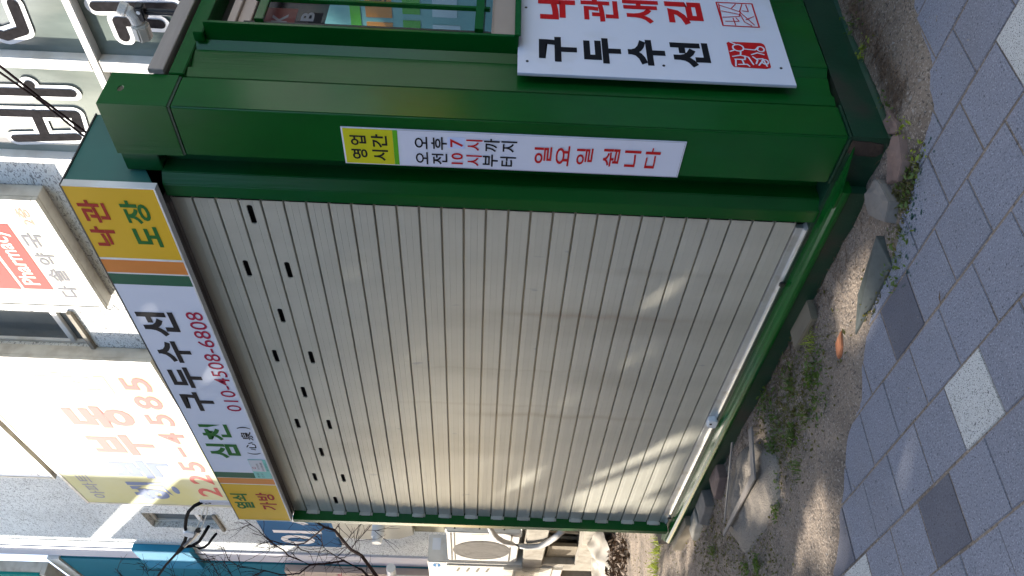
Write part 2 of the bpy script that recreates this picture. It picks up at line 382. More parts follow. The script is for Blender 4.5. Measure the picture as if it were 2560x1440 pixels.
for i, (r, c, xc, yc) in enumerate(cells):
    k = pkind(r, c, xc, yc)
    if i < 150:
        o = bpy.data.objects.new('paver', PM[k][i % 3]); COL.objects.link(o); o.parent = pav
        o.location = (xc + rnd.uniform(-.0012, .0012), yc + rnd.uniform(-.0012, .0012), rnd.uniform(-.0016, .0012)); o.rotation_euler = (R(rnd.uniform(-.2, .2)), R(rnd.uniform(-.2, .2)), R(rnd.uniform(-.35, .35)))
    else: farp.box((xc - .107, yc - .107, -.05), (xc + .107, yc + .107, rnd.uniform(-.002, .001)))
obj('far_paver', farp, PAVE, pav, kind='stuff')

# ------------------------------------------------------------------ the kiosk
kio = thing('shoe_repair_kiosk', (-1.75, .7, 0), 'dark green metal shoe repair kiosk with closed beige roller shutter', 'kiosk')
# body
obj('rear_wall', G().box((-3.46, .13, .12), (-.04, 1.42, 2.56)), GREEN, kio)
# corner post: a hollow square tube with a slotted hole near the top
g = G(); T = .006
cap0 = 2.54
def post(z0, z1, hole=False):
    x0, x1, y0, y1 = -.225, 0.0, 0.0, .17
    g = G().box((x0, y0, z0), (x1, y1, z1)); return g
obj('corner_post', post(.165, 2.536), GREEN, kio, bevel=.007, seg=3)
def capmesh():
    x0, x1, y0, y1, z0, z1 = -.226, .0015, -.0015, .172, 2.544, 2.782
    g = G(); q = 16
    c = (.085, 2.725); a, b = .016, .011
    hole = [(c[0] + a * math.cos(2 * math.pi * i / q), c[1] + b * math.sin(2 * math.pi * i / q)) for i in range(q)]
    me = bpy.data.meshes.new('cap'); bm = bmesh.new()
    def plate(x, outward):
        out = [bm.verts.new((x, y, z)) for y, z in ((y0, z0), (y1, z0), (y1, z1), (y0, z1))]
        dy = 0 if x > -.1 else .0
        inn = [bm.verts.new((x, y + (0 if x > -.1 else .262), z + (0 if x > -.1 else .0))) if False else bm.verts.new((x, y, z)) for y, z in hole] if x > -.1 else []
        es = [bm.edges.new((out[i], out[(i + 1) % 4])) for i in range(4)] + [bm.edges.new((inn[i], inn[(i + 1) % len(inn)])) for i in range(len(inn))]
        bmesh.ops.triangle_fill(bm, edges=es, use_beauty=True)
        return inn
    inn = plate(x1, 1)
    back = [bm.verts.new((x1 - .004, v.co.y, v.co.z)) for v in inn]
    for i in range(q): bm.faces.new((inn[i], inn[(i + 1) % q], back[(i + 1) % q], back[i]))
    # the other sides; the left side is open above the sign, so daylight shows through the hole
    P = lambda x, y, z: bm.verts.new((x, y, z))
    bm.faces.new((P(x0, y0, z0), P(x1, y0, z0), P(x1, y0, z1), P(x0, y0, z1)))
    bm.faces.new((P(x0, y1, z0), P(x1, y1, z0), P(x1, y1, z0 + .06), P(x0, y1, z0 + .06)))
    bm.faces.new((P(x0, y0, z0), P(x0, y1, z0), P(x0, y1, z0 + .06), P(x0, y0, z0 + .06)))
    bm.faces.new((P(x0, y0, z0), P(x1, y0, z0), P(x1, y1, z0), P(x0, y1, z0)))
    bmesh.ops.remove_doubles(bm, verts=bm.verts, dist=1e-5)
    bmesh.ops.recalc_face_normals(bm, faces=bm.faces)
    for v in bm.verts: v.co -= Vector((-1.75, .7, 0))
    bm.to_mesh(me); bm.free(); return me
obj('post_cap', capmesh(), GREEN, kio)
obj('weld_seam', G().box((-.2235, .0015, 2.535), (-.002, .1685, 2.546)), GREEN_D, kio)
# shutter frame: recess, right rail (flat face + angled face), left rail
obj('recess_plate', G().box((-.337, .10, .14), (-.2, .128, 2.66)), GREEN, kio)
g = G(); g.prism([(-.44, .0), (-.378, .0), (-.338, .03), (-.338, .128), (-.476, .128), (-.476, .04), (-.44, .04)], lambda p, q, t: (p, q, t), .142, 2.665)
obj('side_rail', g, GREEN, kio, bevel=.003)
obj('side_rail', G().box((-3.50, -.035, .142), (-3.45, .128, 2.67)), GREEN, kio, bevel=.004)
# base: skirt, flanges, sill
obj('base_skirt', G().box((-3.46, .005, .004), (0, 1.42, .150)), GREEN_D, kio)
obj('base_flange', G().prism([(0.0005, .0), (.012, .0), (.012, .012), (.0005, .026)], lambda p, q, t: (p, t, q), -.004, 1.43), GREEN_D, kio, bevel=.002)
obj('post_foot', G().box((-.225, -.003, .156), (.003, .172, .1645)), GREEN_D, kio)
obj('rust_patch', G().prism([(-.018, .147), (-.075, .146), (-.088, .10), (-.090, .04), (-.07, .018), (-.03, .03), (-.022, .08)], lambda p, q, t: (p, t, q), .0035, .0045), RUST, kio)
prof = [(.128, .140), (-.030, .133), (-.046, .129), (-.056, .121), (-.060, .110), (-.058, .097), (-.050, .090), (-.040, .088), (.004, .088), (.128, .128)]
g = G().prism(prof, lambda p, q, t: (t, p, q), -3.60, -.215)
sill = obj('sill', g, GREEN, kio)
obj('front_skirt', G().prism([(-.038, .0875), (-.034, .002), (.004, .002), (.004, .0875)], lambda p, q, t: (t, p, q), -3.58, -.235), GREEN_D, kio, bevel=.002)
obj('sill', G().prism([(-.3, .003), (-.045, .003), (-.218, -.058), (-.3, -.058)], lambda p, q, t: (p, q, t), .126, .1335), GREEN, kio, bevel=.002)
obj('sill_end_plate', G().prism([(-3.60, -.055), (-3.74, .03), (-3.60, .09)], lambda p, q, t: (p, q, t), .105, .128), GREEN, kio, bevel=.002)
# shutter: 29 slats, some with ventilation slots
PITCH, ZT = .0886, 2.673
SX0, SX1 = -3.452, -.474
shut = obj('shutter', G().box((SX0 + .004, .060, .13), (SX1 - .004, .075, 2.67)), DARK, kio)
def slat_mesh(slots=()):
    pr = [(0, .046), (.0046, .046), (.0049, .0296), (.0075, .0285), (.0330, .0288), (.0333, .0296), (.0338, .0296), (.0343, .029), (.0612, .0289), (.0617, .0283), (.0627, .0283), (.0632, .0290), (.0855, .0296), (.0859, .046), (.0886, .046)]
    bm = bmesh.new()
    segs = list(zip(pr, pr[1:]))
    if slots: segs = [s for s in segs if s[0][0] < .034] + [((.0343, .029), (.0855, .029)), ((.0855, .029), (.0859, .046)), ((.0859, .046), (.0886, .046))]
    for (za, ya), (zb, yb) in segs:
        va = [bm.verts.new((x, ya, za)) for x in (SX0, SX1)]; vb = [bm.verts.new((x, yb, zb)) for x in (SX1, SX0)]
        if slots and abs(zb - .0855) < 1e-6 and abs(za - .0343) < 1e-6:
            es = [bm.edges.new((va[0], va[1])), bm.edges.new((va[1], vb[0])), bm.edges.new((vb[0], vb[1])), bm.edges.new((vb[1], va[0]))]
            for xc in slots:
                hl = []
                for i in range(12):
                    t = 2 * math.pi * i / 12; sx = .043 if math.cos(t) > 0 else -.043
                    hl.append(bm.verts.new((xc + sx + .012 * math.cos(t), .029, .0505 + .0125 * math.sin(t))))
                es += [bm.edges.new((hl[i], hl[(i + 1) % 12])) for i in range(12)]
                bk = [bm.verts.new((v.co.x, .034, v.co.z)) for v in hl]
                for i in range(12): bm.faces.new((hl[i], hl[(i + 1) % 12], bk[(i + 1) % 12], bk[i]))
            bmesh.ops.triangle_fill(bm, edges=es, use_beauty=True)
        else: bm.faces.new(va + vb)
    bmesh.ops.remove_doubles(bm, verts=bm.verts, dist=1e-6)
    bmesh.ops.recalc_face_normals(bm, faces=bm.faces)
    me = bpy.data.meshes.new('slat'); bm.to_mesh(me); bm.free(); me.materials.append(SLAT); return me
plain = slat_mesh()
rowA = slat_mesh([-.898 - .6775 * i for i in range(4)]); rowB = slat_mesh([-.555 - .678 * i for i in range(5)])
for k in range(28):
    me = {2: rowA, 3: rowB, 4: rowA}.get(k, plain)
    o = bpy.data.objects.new('slat', me); COL.objects.link(o); o.parent = shut
    o.location = (1.75, -.7 + rnd.uniform(-.0008, .0008), ZT - PITCH * (k + 1))
for k in range(1, 28, 2):
    z = ZT - PITCH * (k + .5)
    obj('slat_clip', G().box((-3.446, .005, z - .03), (-3.437, .03, z + .03)).box((-3.4475, .009, z - .044), (-3.4465, .03, z + .044)), FRAME_C, shut)
zb = ZT - PITCH * 28
obj('bottom_bar', G().prism([(.036, zb), (.027, zb - .002), (.026, zb - .032), (.018, zb - .034), (.012, zb - .046), (.012, zb - .055), (.05, zb - .055), (.05, zb)], lambda p, q, t: (t, p, q), -3.446, -.50), BAR, shut, bevel=.0015)
obj('end_cap', G().prism([(-.50, zb - .0335), (-.50, zb - .055), (-.478, zb - .045)], lambda p, q, t: (p, t, q), .012, .05), BAR, shut)
for x in (-.83, -3.33):
    obj('latch_knob', G().prism([(x - .013, zb - .054), (x + .013, zb - .054), (x + .014, zb - .036), (x + .006, zb - .028), (x - .012, zb - .030)], lambda p, q, t: (p, t, q), -.002, .0115), BLACK, shut, bevel=.003)
lk = obj('lock_housing', G().prism([(-2.075, zb - .05), (-2.01, zb - .05), (-1.995, zb - .03), (-2.0, zb + .004), (-2.065, zb + .002), (-2.08, zb - .02)], lambda p, q, t: (p, t, q), -.008, .0255), PIPEW, shut, bevel=.004)
obj('lock_screw', G().tube([(-2.03, -.008, zb - .012), (-2.03, -.0105, zb - .012)], .007, 8), RUST, shut)
# lip under the sign
obj('housing_lip', G().box((-3.45, -.012, 2.6745), (-.476, .126, 2.70)).box((-3.45, .006, 2.664), (-.476, .024, 2.6743)), LIP, kio, bevel=.002)
# right wall: pilaster strip, recessed panel, main panel
obj('wall_strip', G().prism([(-.05, .183), (-.012, .183), (-.002, .229), (-.05, .229)], lambda p, q, t: (p, q, t), .166, 2.53), GREEN, kio, bevel=.002)
obj('wall_panel', G().prism([(-.06, .240), (-.022, .240), (-.002, .328), (-.002, .334), (-.06, .334)], lambda p, q, t: (p, q, t), .166, 2.53), GREEN, kio, bevel=.002)
obj('wall_rib', G().prism([(-.06, .3345), (-.012, .3345), (.016, .3705), (-.06, .3705)], lambda p, q, t: (p, q, t), .166, 2.53), GREEN, kio)
g = G()
for a, b, c, d in ((.3715, .408, .166, 2.53), (.408, 1.42, .166, 1.335), (.408, 1.42, 2.492, 2.53), (1.05, 1.42, 1.335, 2.492)): g.box((-.03, a, c), (.018, b, d))
obj('wall_panel', g, GREEN, kio)
# window: frame box that stands proud, beige tracks, tinted glass, grille
win = obj('window', G().box((-.028, .3707, 1.336), (.09, .3865, 2.491)).box((-.028, 1.035, 1.336), (.09, 1.051, 2.491)).box((-.028, .387, 1.336), (.085, 1.0345, 1.349)).box((-.028, .387, 2.478), (.085, 1.0345, 2.491)), GREEN, kio, bevel=.002)
obj('glass', G().box((-.008, .388, 1.40), (-.002, 1.034, 2.41)), GLASS, win)
REFL_R = mat('dim_red_reflection', (.10, .008, .010), .4)
REFL_G = mat('dim_grey_reflection', (.16, .16, .18), .4)
dk = obj('dark_reflection', G().box((-.0018, .389, 2.085), (-.0008, 1.033, 2.351)), mat('dark_reflection', (.012, .010, .014), .2), win)  # dark sheet painted in for the dark reflection in the upper glass
for a, b, c, d, m_ in ((.47, .62, 2.20, 2.32, REFL_R), (.66, .80, 2.12, 2.24, REFL_R), (.50, .60, 2.10, 2.15, INK), (.70, .8, 2.27, 2.33, YEL2)): obj('reflected_print', rect(SIDE, a, b, c, d, -.0004, .0003), m_, dk)  # patches and letters painted as part of that reflection
text('K', SIDE, .52, .58, 2.23, 2.29, .0002, REFL_G, dk, .03); text('B', SIDE, .54, .60, 2.13, 2.18, .0002, REFL_G, dk, .03)
obj('track', G().box((-.027, .3875, 1.35), (.045, 1.034, 1.432)).box((-.027, .3875, 1.4325), (.03, 1.034, 1.44)), ALU_P, win, bevel=.002)
obj('track', G().box((-.027, .3875, 2.352), (.03, 1.034, 2.40)).box((-.027, .3875, 2.4005), (.045, 1.034, 2.43)), ALU_P, win, bevel=.002)
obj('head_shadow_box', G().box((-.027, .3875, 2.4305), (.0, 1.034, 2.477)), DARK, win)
obj('grille_bar', G().box((.062, .425, 1.470), (.079, 1.03, 1.502)), GREEN, win, bevel=.002)
obj('grille_bar', G().box((.062, .425, 2.285), (.079, 1.03, 2.318)), GREEN, win, bevel=.002)
obj('grille_post', G().box((.058, .428, 1.44), (.0615, .436, 2.36)), BLACK, win)
for y in (.588, .76, .93): obj('grille_rod', G().box((.045, y, 1.45), (.0615, y + .016, 2.35)), GREEN, win, bevel=.002)
obj('window_sill_trim', G().box((.0905, .372, 1.33), (.097, 1.05, 1.352)), GREEN, win, bevel=.0015)
# roof
obj('roof', G().box((-3.5, .132, 2.606), (-.002, 1.48, 2.64)), ROOF, kio, bevel=.003)
obj('roof_fascia', G().box((-.0015, .176, 2.598), (.02, 1.48, 2.654)), ROOF, kio, bevel=.002)
obj('eave_trim', G().box((-.06, .176, 2.5305), (.006, 1.43, 2.584)), GREEN, kio, bevel=.003)
obj('shutter_housing', G().box((-3.45, .1295, 2.652), (-.23, .199, 2.776)).box((-3.45, .1995, 2.652), (-.23, .34, 2.822)), GREEN_D, kio)
obj('lintel_board', G().box((.0185, .35, 2.4925), (.06, 1.43, 2.53)), GREEN, kio, bevel=.003)
obj('roof_beam', G().box((-.40, .15, 2.601), (-.21, .40, 2.78)), GREEN, kio, bevel=.004)
obj('roof_beam', G().box((-.352, .045, 2.664), (-.228, .1495, 2.80)), GREEN, kio, bevel=.003)

# fascia sign ---------------------------------------------------------------
fs = thing('fascia_sign', (-1.9, .1, 2.67), "long yellow and white sign box above the kiosk's roller shutter", 'sign')
ZS0, ZS1 = 2.675, 3.022; YS = .05       # FRONT frame w = .05  ->  y = -.05
obj('cabinet', G().prism([(-.044, ZS0), (.36, 2.925), (.36, 3.03), (-.044, ZS1)], lambda p, q, t: (t, p, q), -3.44, -.357), TEAL, fs, bevel=.002)
obj('edge_trim', G().fbox(FRONT, -3.447, -.352, ZS1 - .003, ZS1 + .003, -.36, YS + .001), BLACK, fs)
obj('edge_trim', G().fbox(FRONT, -3.447, -.352, ZS0 - .004, ZS0 + .003, .02, YS + .002).fbox(FRONT, -3.447, -3.441, ZS0 + .0035, ZS1 - .0035, .02, YS + .002).fbox(FRONT, -.357, -.352, ZS0 + .0035, ZS1 - .0035, .02, YS + .002), FRAME_W, fs)
def fpanel(a, b, mt, nm='face_panel'): return obj(nm, rect(FRONT, a, b, ZS0 + .0035, ZS1 - .0035, YS, .006), mt, fs)
pr_ = fpanel(-.765, -.3575, YEL); fpanel(-.860, -.778, ORA, 'stripe'); fpanel(-.940, -.869, GRN_S, 'stripe')
pw_ = fpanel(-2.735, -.9405, WHITE_S); fpanel(-2.808, -2.7355, GRN_S, 'stripe'); fpanel(-2.890, -2.8125, ORA, 'stripe'); pl_ = fpanel(-3.4405, -2.8985, YEL)
for a, b in ((-.778, -.765), (-.869, -.860), (-2.8125, -2.808), (-2.8985, -2.890)): fpanel(a + .0003, b - .0003, FRAME_W, 'white_line')
LW = YS + .0012
for ch, u0, u1, v0, v1, mt, par, bo in (
    ('낙', -.692, -.576, 2.902, 2.998, RED2, pr_, .03), ('관', -.554, -.428, 2.892, 2.996, RED2, pr_, .025), ('도', -.686, -.566, 2.730, 2.829, GLET, pr_, .03), ('장', -.552, -.422, 2.730, 2.834, GLET, pr_, .025),
    ('선', -1.323, -1.132, 2.824, 2.992, INK, pw_, .035), ('수', -1.544, -1.361, 2.822, 2.978, INK, pw_, .035), ('두', -1.776, -1.585, 2.827, 2.982, INK, pw_, .035), ('구', -2.007, -1.818, 2.823, 2.984, INK, pw_, .035),
    ('천', -2.332, -2.147, 2.812, 2.968, GLET, pw_, .03), ('심', -2.549, -2.375, 2.808, 2.982, GLET, pw_, .035),
    ('열', -3.264, -3.156, 2.873, 2.990, GLET, pl_, .03), ('쇠', -3.145, -3.034, 2.887, 2.992, GLET, pl_, .03), ('가', -3.272, -3.149, 2.724, 2.830, RED2, pl_, .03), ('방', -3.129, -3.012, 2.720, 2.832, RED2, pl_, .03),
    ('(', -2.492, -2.468, 2.690, 2.764, INK, pw_, .012), ('心', -2.438, -2.341, 2.699, 2.757, INK, pw_, .012), ('泉', -2.320, -2.220, 2.695, 2.760, INK, pw_, .012), (')', -2.192, -2.167, 2.690, 2.764, INK, pw_, .012)):
    text(ch, FRONT, u0, u1, v0, v1, LW, mt, par, bo)
text('010-4508-6808', FRONT, -1.999, -1.123, 2.692, 2.768, LW, MAG, pw_, .004, 'phone_number')
st = obj('licence_sticker', rect(FRONT, -2.80, -2.555, 2.680, 2.782, YS + .0018, .0008), CYAN, fs)
obj('sticker_card', rect(FRONT, -2.708, -2.56, 2.700, 2.780, YS + .0026, .0006), GREY_S, st)
for s_, a, b, c, d, m_ in (('010-4508-6808', -2.70, -2.59, 2.708, 2.721, INK), ('허가번호', -2.68, -2.60, 2.732, 2.745, INK), ('영업', -2.79, -2.73, 2.75, 2.765, GRN_S), ('신고', -2.79, -2.73, 2.725, 2.74, GRN_S), ('춘천시', -2.70, -2.60, 2.684, 2.694, GRN_S)):
    text(s_, FRONT, a, b, c, d, YS + .0034, m_, st, .0)
obj('sticker_mark', strokes(FRONT, [ring((-2.66, 2.764), .010)], .003, YS + .0034, step=.00002), MAG, st)

# opening-hours sign -----------------------------------------------------------
hs = thing('hours_sign', (-.14, -.003, .73), 'narrow white opening hours sign with yellow head on the green corner post', 'sign')
HB = obj('sign_board', G().fbox(FRONT, -.224, -.052, .729, 1.953, .0006, .0042), PLATE, hs, bevel=.0006)
obj('border_line', strokes(FRONT, [[(-.2205, .7335), (-.2205, 1.75)], [(-.2205, .7335), (-.0555, .7335)], [(-.0555, .7335), (-.0555, 1.75)]], .0012, .0046, n=2, step=.00001), PALE_GREY, HB)
obj('yellow_head', rect(FRONT, -.2195, -.0565, 1.772, 1.947, .0050, .0006), YEL2, HB)
obj('green_band', rect(FRONT, -.2195, -.0565, 1.755, 1.7715, .0050, .0006), LIME, HB)
obj('number_patch', rect(FRONT, -.129, -.078, 1.516, 1.578, .0050, .0006), LBLUE, HB)
HL = .0056
for ch, u0, u1, v0, v1, mt in (('업', -.133, -.087, 1.868, 1.925, INK), ('영', -.199, -.151, 1.868, 1.925, INK), ('간', -.140, -.078, 1.793, 1.849, INK), ('시', -.203, -.151, 1.793, 1.850, INK)):
    text(ch, FRONT, u0, u1, v0, v1, HL, mt, HB, .024)
for ch, u0, u1, v0, v1, mt in (('오', -.138, -.080, 1.650, 1.695, INK), ('오', -.211, -.152, 1.650, 1.694, INK), ('후', -.138, -.078, 1.580, 1.636, INK), ('전', -.208, -.156, 1.580, 1.636, INK),
    ('7', -.123, -.084, 1.523, 1.568, RED), ('10', -.204, -.150, 1.523, 1.565, RED), ('시', -.135, -.084, 1.453, 1.511, RED), ('시', -.209, -.157, 1.454, 1.511, RED),
    ('까', -.137, -.076, 1.392, 1.448, INK), ('부', -.209, -.150, 1.396, 1.451, INK), ('지', -.136, -.084, 1.329, 1.386, INK), ('터', -.205, -.158, 1.330, 1.388, INK),
    ('일', -.183, -.103, 1.203, 1.266, RED), ('요', -.191, -.094, 1.139, 1.188, RED), ('일', -.180, -.101, 1.055, 1.114, RED), ('쉽', -.184, -.099, .958, 1.017, RED), ('니', -.181, -.102, .882, .941, RED), ('다', -.184, -.086, .812, .866, RED)):
    text(ch, FRONT, u0, u1, v0, v1, HL, mt, HB, .014)

# side board ---------------------------------------------------------------------
sb = thing('side_board', (.04, .65, .3), 'white board with black and red Korean words and red seals on kiosk side', 'sign')
BZ0, BZ1 = .322, 1.338
SBD = obj('sign_board', G().fbox(SIDE, .2195, 1.13, BZ0, BZ1, .038, .045), PLATE, sb, bevel=.0008)
obj('backing_sheet', G().fbox(SIDE, .2225, 1.128, BZ0 - .003, BZ1, .0305, .0375), EDGE, sb)
SL = .0462
for ch, u0, u1, v0, v1, mt in (('구', .294, .447, 1.118, 1.260, INK), ('두', .296, .453, .953, 1.093, INK), ('수', .296, .455, .787, .927, INK), ('선', .297, .451, .620, .765, INK),
    ('낙', .562, .722, 1.115, 1.262, RED), ('관', .561, .725, .947, 1.093, RED), ('새', .563, .722, .783, .927, RED), ('김', .567, .724, .612, .758, RED)):
    text(ch, SIDE, u0, u1, v0, v1, SL, mt, SBD, .03 if ch in '관새' else .048)
for u_, v_ in ((.634, 1.309), (.289, 1.303), (.318, .361), (.30, .80)):
    obj('screw_head', G().tube([SIDE.p(u_, v_, .045), SIDE.p(u_, v_, .0468)], .0055, 8), BLACK, SBD)
def rr(u0, u1, v0, v1, r=.018, n=5, seed=1):
    q = random.Random(seed); pts = []
    for cx, cy, a in ((u1 - r, v1 - r, 0), (u0 + r, v1 - r, 90), (u0 + r, v0 + r, 180), (u1 - r, v0 + r, 270)):
        for i in range(n): t = R(a + 90 * i / (n - 1)); pts.append((cx + r * math.cos(t) + q.uniform(-.0015, .0015), cy + r * math.sin(t) + q.uniform(-.0015, .0015)))
    return pts
pts = rr(.310, .470, .398, .545)
seal = obj('red_seal', G().add([SIDE.p(a, b, SL) for a, b in pts], [tuple(range(len(pts)))]), RED, SBD, recalc=False)
def sealfig(lines, width): return strokes(SIDE, [[(.310 + .160 * a, .398 + .147 * b) for a, b in ln] for ln in lines], width, SL + .0004, n=4, step=.00003)
obj('seal_figure', sealfig([ring((.76, .72), .13, .14), [(.9, .78), (.98, .9)], [(.66, .84), (.6, .95)], [(.62, .68), (.5, .7)], [(.72, .58), (.70, .3), (.78, .2)], ring((.74, .14), .10, .09),
    [(.04, .9), (.30, .86)], [(.30, .88), (.3, .62), (.44, .60)], [(.3, .7), (.14, .68)], [(.10, .82), (.12, .6), (.05, .55)], [(.40, .92), (.46, .72), (.40, .52), (.12, .44)], [(.42, .40), (.30, .30), (.16, .36)], [(.34, .34), (.36, .16), (.08, .10)], ring((.24, .12), .09, .08), [(.50, .42), (.58, .26), (.52, .1)], [(.1, .3), (.22, .22)]], .0062), PLATE, seal)
seal2 = obj('red_seal', strokes(SIDE, [[(.575, .540), (.735, .545), (.736, .40), (.574, .398), (.575, .540)]], .0065, SL, n=4, step=.00003), RED, SBD)
obj('seal_figure', strokes(SIDE, [[(.571 + .168 * a, .397 + .15 * b) for a, b in ln] for ln in ([(.08, .95), (.92, .93)], [(.86, .92), (.62, .42), (.1, .12)], [(.62, .9), (.50, .42)], [(.36, .9), (.42, .46), (.62, .40)], [(.2, .86), (.22, .5), (.36, .56)], [(.06, .62), (.34, .64)], [(.62, .42), (.94, .30)], [(.66, .34), (.64, .18), (.92, .2)], [(.5, .42), (.2, .36), (.06, .2)], [(.74, .62), (.92, .48)], [(.3, .3), (.44, .08)])], .0042, SL + .0004, n=4, step=.00003), RED, seal2)

# small things fixed to the kiosk -------------------------------------------------
pe = thing('pipe_elbow', (-.10, .62, 2.62), 'small white plastic pipe elbow with a black clamp on the kiosk roof', 'pipe')
obj('hexagon_base', G().tube([(-0.1566, 0.6000, 2.8398), (-0.0886, 0.6000, 2.8398)], .038, 6), FRAME_C, pe, bevel=.006)
obj('plastic_elbow', G().tube([(-0.0879, 0.6000, 2.8466), (-0.0580, 0.6000, 2.8500), (-0.0342, 0.6000, 2.8636), (-0.0206, 0.6000, 2.8874)], .024, 10).tube([(-0.0308, 0.6000, 2.8704), (-0.0158, 0.6000, 2.8976)], .029, 10), FRAME_W, pe, bevel=.003)
obj('clamp', G().box((-0.0750, 0.5898, 2.8058), (-0.0104, 0.6340, 2.8398)).tube([(-0.0444, 0.6204, 2.6200), (-0.0444, 0.6204, 2.8092)], .014, 8), BLACK, pe, bevel=.006)
obj('bolt', G().tube([(-0.0308, 0.5884, 2.8228), (-0.0308, 0.5857, 2.8228)], .008, 8), PIPEW, pe)

cb = thing('cable_bracket', (-3.53, .1, 2.62), 'grey flat steel bracket standing behind the left end of the sign box', 'bracket')
obj('flat_bar', G().box((-3.562, .094, 2.62), (-3.50, .104, 3.335)), LAV, cb, bevel=.001)
obj('bolt_hole', G().tube([(-3.532, .0935, 3.27), (-3.532, .0925, 3.27)], .010, 8).tube([(-3.545, .0935, 3.30), (-3.545, .0925, 3.30)], .008, 8), BLACK, cb)
def pts3(l): return [Vector(p) for p in l]
cl = thing('cable_clamp', (-4.1, .1, 3.35), 'black overhead cable with looped tails and a white spool insulator', 'cable')
obj('feed_cable', G().tube(pts3([(-4.318, .1, 3.663), (-4.533, .1, 3.776), (-4.78, .1, 3.923), (-5.05, .1, 4.065), (-6.6, .1, 4.95), (-9.5, .1, 6.6)]), .010, 7).tube(pts3([(-4.383, .11, 3.668), (-4.55, .11, 3.775)]), .012, 6), CABLE, cl)
obj('loop_cable', G().tube(pts3([(-3.53, .1, 3.322), (-3.60, .1, 3.395), (-3.70, .1, 3.46), (-3.817, .1, 3.508), (-3.987, .1, 3.560), (-4.116, .1, 3.582), (-4.252, .1, 3.633), (-4.335, .1, 3.673)]), .0125, 8), CABLE, cl, smooth=True)
obj('cable_tail', G().tube(pts3([(-4.351, .09, 3.665), (-4.329, .09, 3.60), (-4.226, .09, 3.515), (-4.066, .09, 3.438), (-3.935, .09, 3.377)]), .012, 7), CABLE, cl, smooth=True)
obj('cable_tail', G().tube(pts3([(-4.295, .08, 3.579), (-4.348, .08, 3.544), (-4.32, .08, 3.50), (-4.24, .08, 3.445), (-4.139, .08, 3.397), (-4.044, .08, 3.345)]), .010, 7), CABLE, cl, smooth=True)
obj('tie_wire', G().tube(pts3([(-3.545, .095, 3.30), (-3.772, .095, 3.388), (-3.98, .095, 3.472)]), .004, 5).tube(pts3([(-3.54, .09, 3.284), (-3.734, .09, 3.342), (-4.008, .09, 3.453)]), .004, 5), FRAME_C, cl)
obj('spool_insulator', G().tube([(-4.075, .125, 3.545), (-4.075, .075, 3.545)], .052, 14), PIPEW, cl, bevel=.006)
obj('clamp_body', G().tube(pts3([(-4.01, .09, 3.468), (-4.111, .09, 3.52), (-4.234, .09, 3.592), (-4.33, .09, 3.655)]), .022, 8, .013), BLACK, cl)

# ------------------------------------------------------------------ the plastered building behind
bd = thing('plastered_building', tuple(FAC.p(5, -.3, 0)), 'white rough plastered building behind the kiosk with large lettered windows', 'building')
U0, U1, V0, V1 = -7.0, 11.25, -.4, 13.0
HOLES = [(.30, 2.33, 2.4, 6.6), (4.36, 5.06, 5.29, 6.45), (9.63, 10.22, 5.30, 6.33), (-3.4, -.6, 3.0, 6.6)]
us = sorted({U0, U1, *[h[0] for h in HOLES], *[h[1] for h in HOLES]}); vs_ = sorted({V0, V1, *[h[2] for h in HOLES], *[h[3] for h in HOLES]})
g = G()
for a, b in zip(us, us[1:]):
    for c, d in zip(vs_, vs_[1:]):
        if not any(h[0] <= a and b <= h[1] and h[2] <= c and d <= h[3] for h in HOLES):
            g.quad(FAC.p(a, c), FAC.p(b, c), FAC.p(b, d), FAC.p(a, d))
for u0, u1, v0, v1 in HOLES:
    dp = -.16
    for a, b in (((u0, v0), (u1, v0)), ((u1, v0), (u1, v1)), ((u1, v1), (u0, v1)), ((u0, v1), (u0, v0))):
        g.quad(FAC.p(*a), FAC.p(*b), FAC.p(*b, dp), FAC.p(*a, dp))
g.fbox(FAC, U0, U1, V0, V1, -6, -.8)
obj('wall', g, STUCCO, bd, recalc=False)
# big lettered window, frame flush with the wall
bw = obj('window', G().fbox(FAC, .30, 2.33, 3.93, 3.985, -.1, .02).fbox(FAC, 1.385, 1.475, 3.986, 6.6, -.1, .018).fbox(FAC, 1.385, 1.475, 2.4, 3.929, -.1, .018).fbox(FAC, 2.285, 2.345, 2.4, 3.929, -.12, .022).fbox(FAC, 2.285, 2.345, 3.986, 6.6, -.12, .022)
         .fbox(FAC, .28, .33, 2.4, 6.6, -.12, .022).fbox(FAC, .331, 2.284, 6.55, 6.6, -.12, .02), FRAME_W, bd, bevel=.006)
obj('pane', G().fbox(FAC, .331, 1.384, 3.986, 6.549, -.06, -.05), PANE, bw); obj('pane', G().fbox(FAC, 1.476, 2.284, 3.986, 6.549, -.06, -.05), PANE, bw)
obj('pane', G().fbox(FAC, .331, 1.384, 2.4, 3.929, -.06, -.05), PANE, bw); obj('pane', G().fbox(FAC, 1.476, 2.284, 2.4, 3.929, -.06, -.05), PANE, bw)
def vinyl(lines, name='window_letter'):
    o = obj(name, strokes(FAC, lines, .125, -.040, n=8, step=.0004), VIN_W, bw)
    obj('window_letter', strokes(FAC, lines, .066, -.036, n=8, step=.0004), VIN_K, bw)
vinyl([[(1.735, 5.05), (1.715, 4.24)], [(1.71, 4.52), (1.655, 4.49)]])
vinyl([[(1.92, 4.80), (1.905, 4.29), (2.04, 4.31)], [(2.16, 4.80), (2.12, 4.36)], [(1.91, 4.56), (2.12, 4.58)]])
vinyl([[(1.03, 4.32), (1.22, 4.34), (1.27, 4.47), (1.15, 4.75)], [(.95, 4.6), (.93, 4.3)]])
vinyl([[(1.02, 3.83), (1.0, 3.36)]]); vinyl([[(1.125, 3.48), (1.12, 3.73), (1.235, 3.73)]])
vinyl([[(1.575, 3.80), (1.55, 3.62)], [(1.9, 3.83), (1.78, 3.55)]])
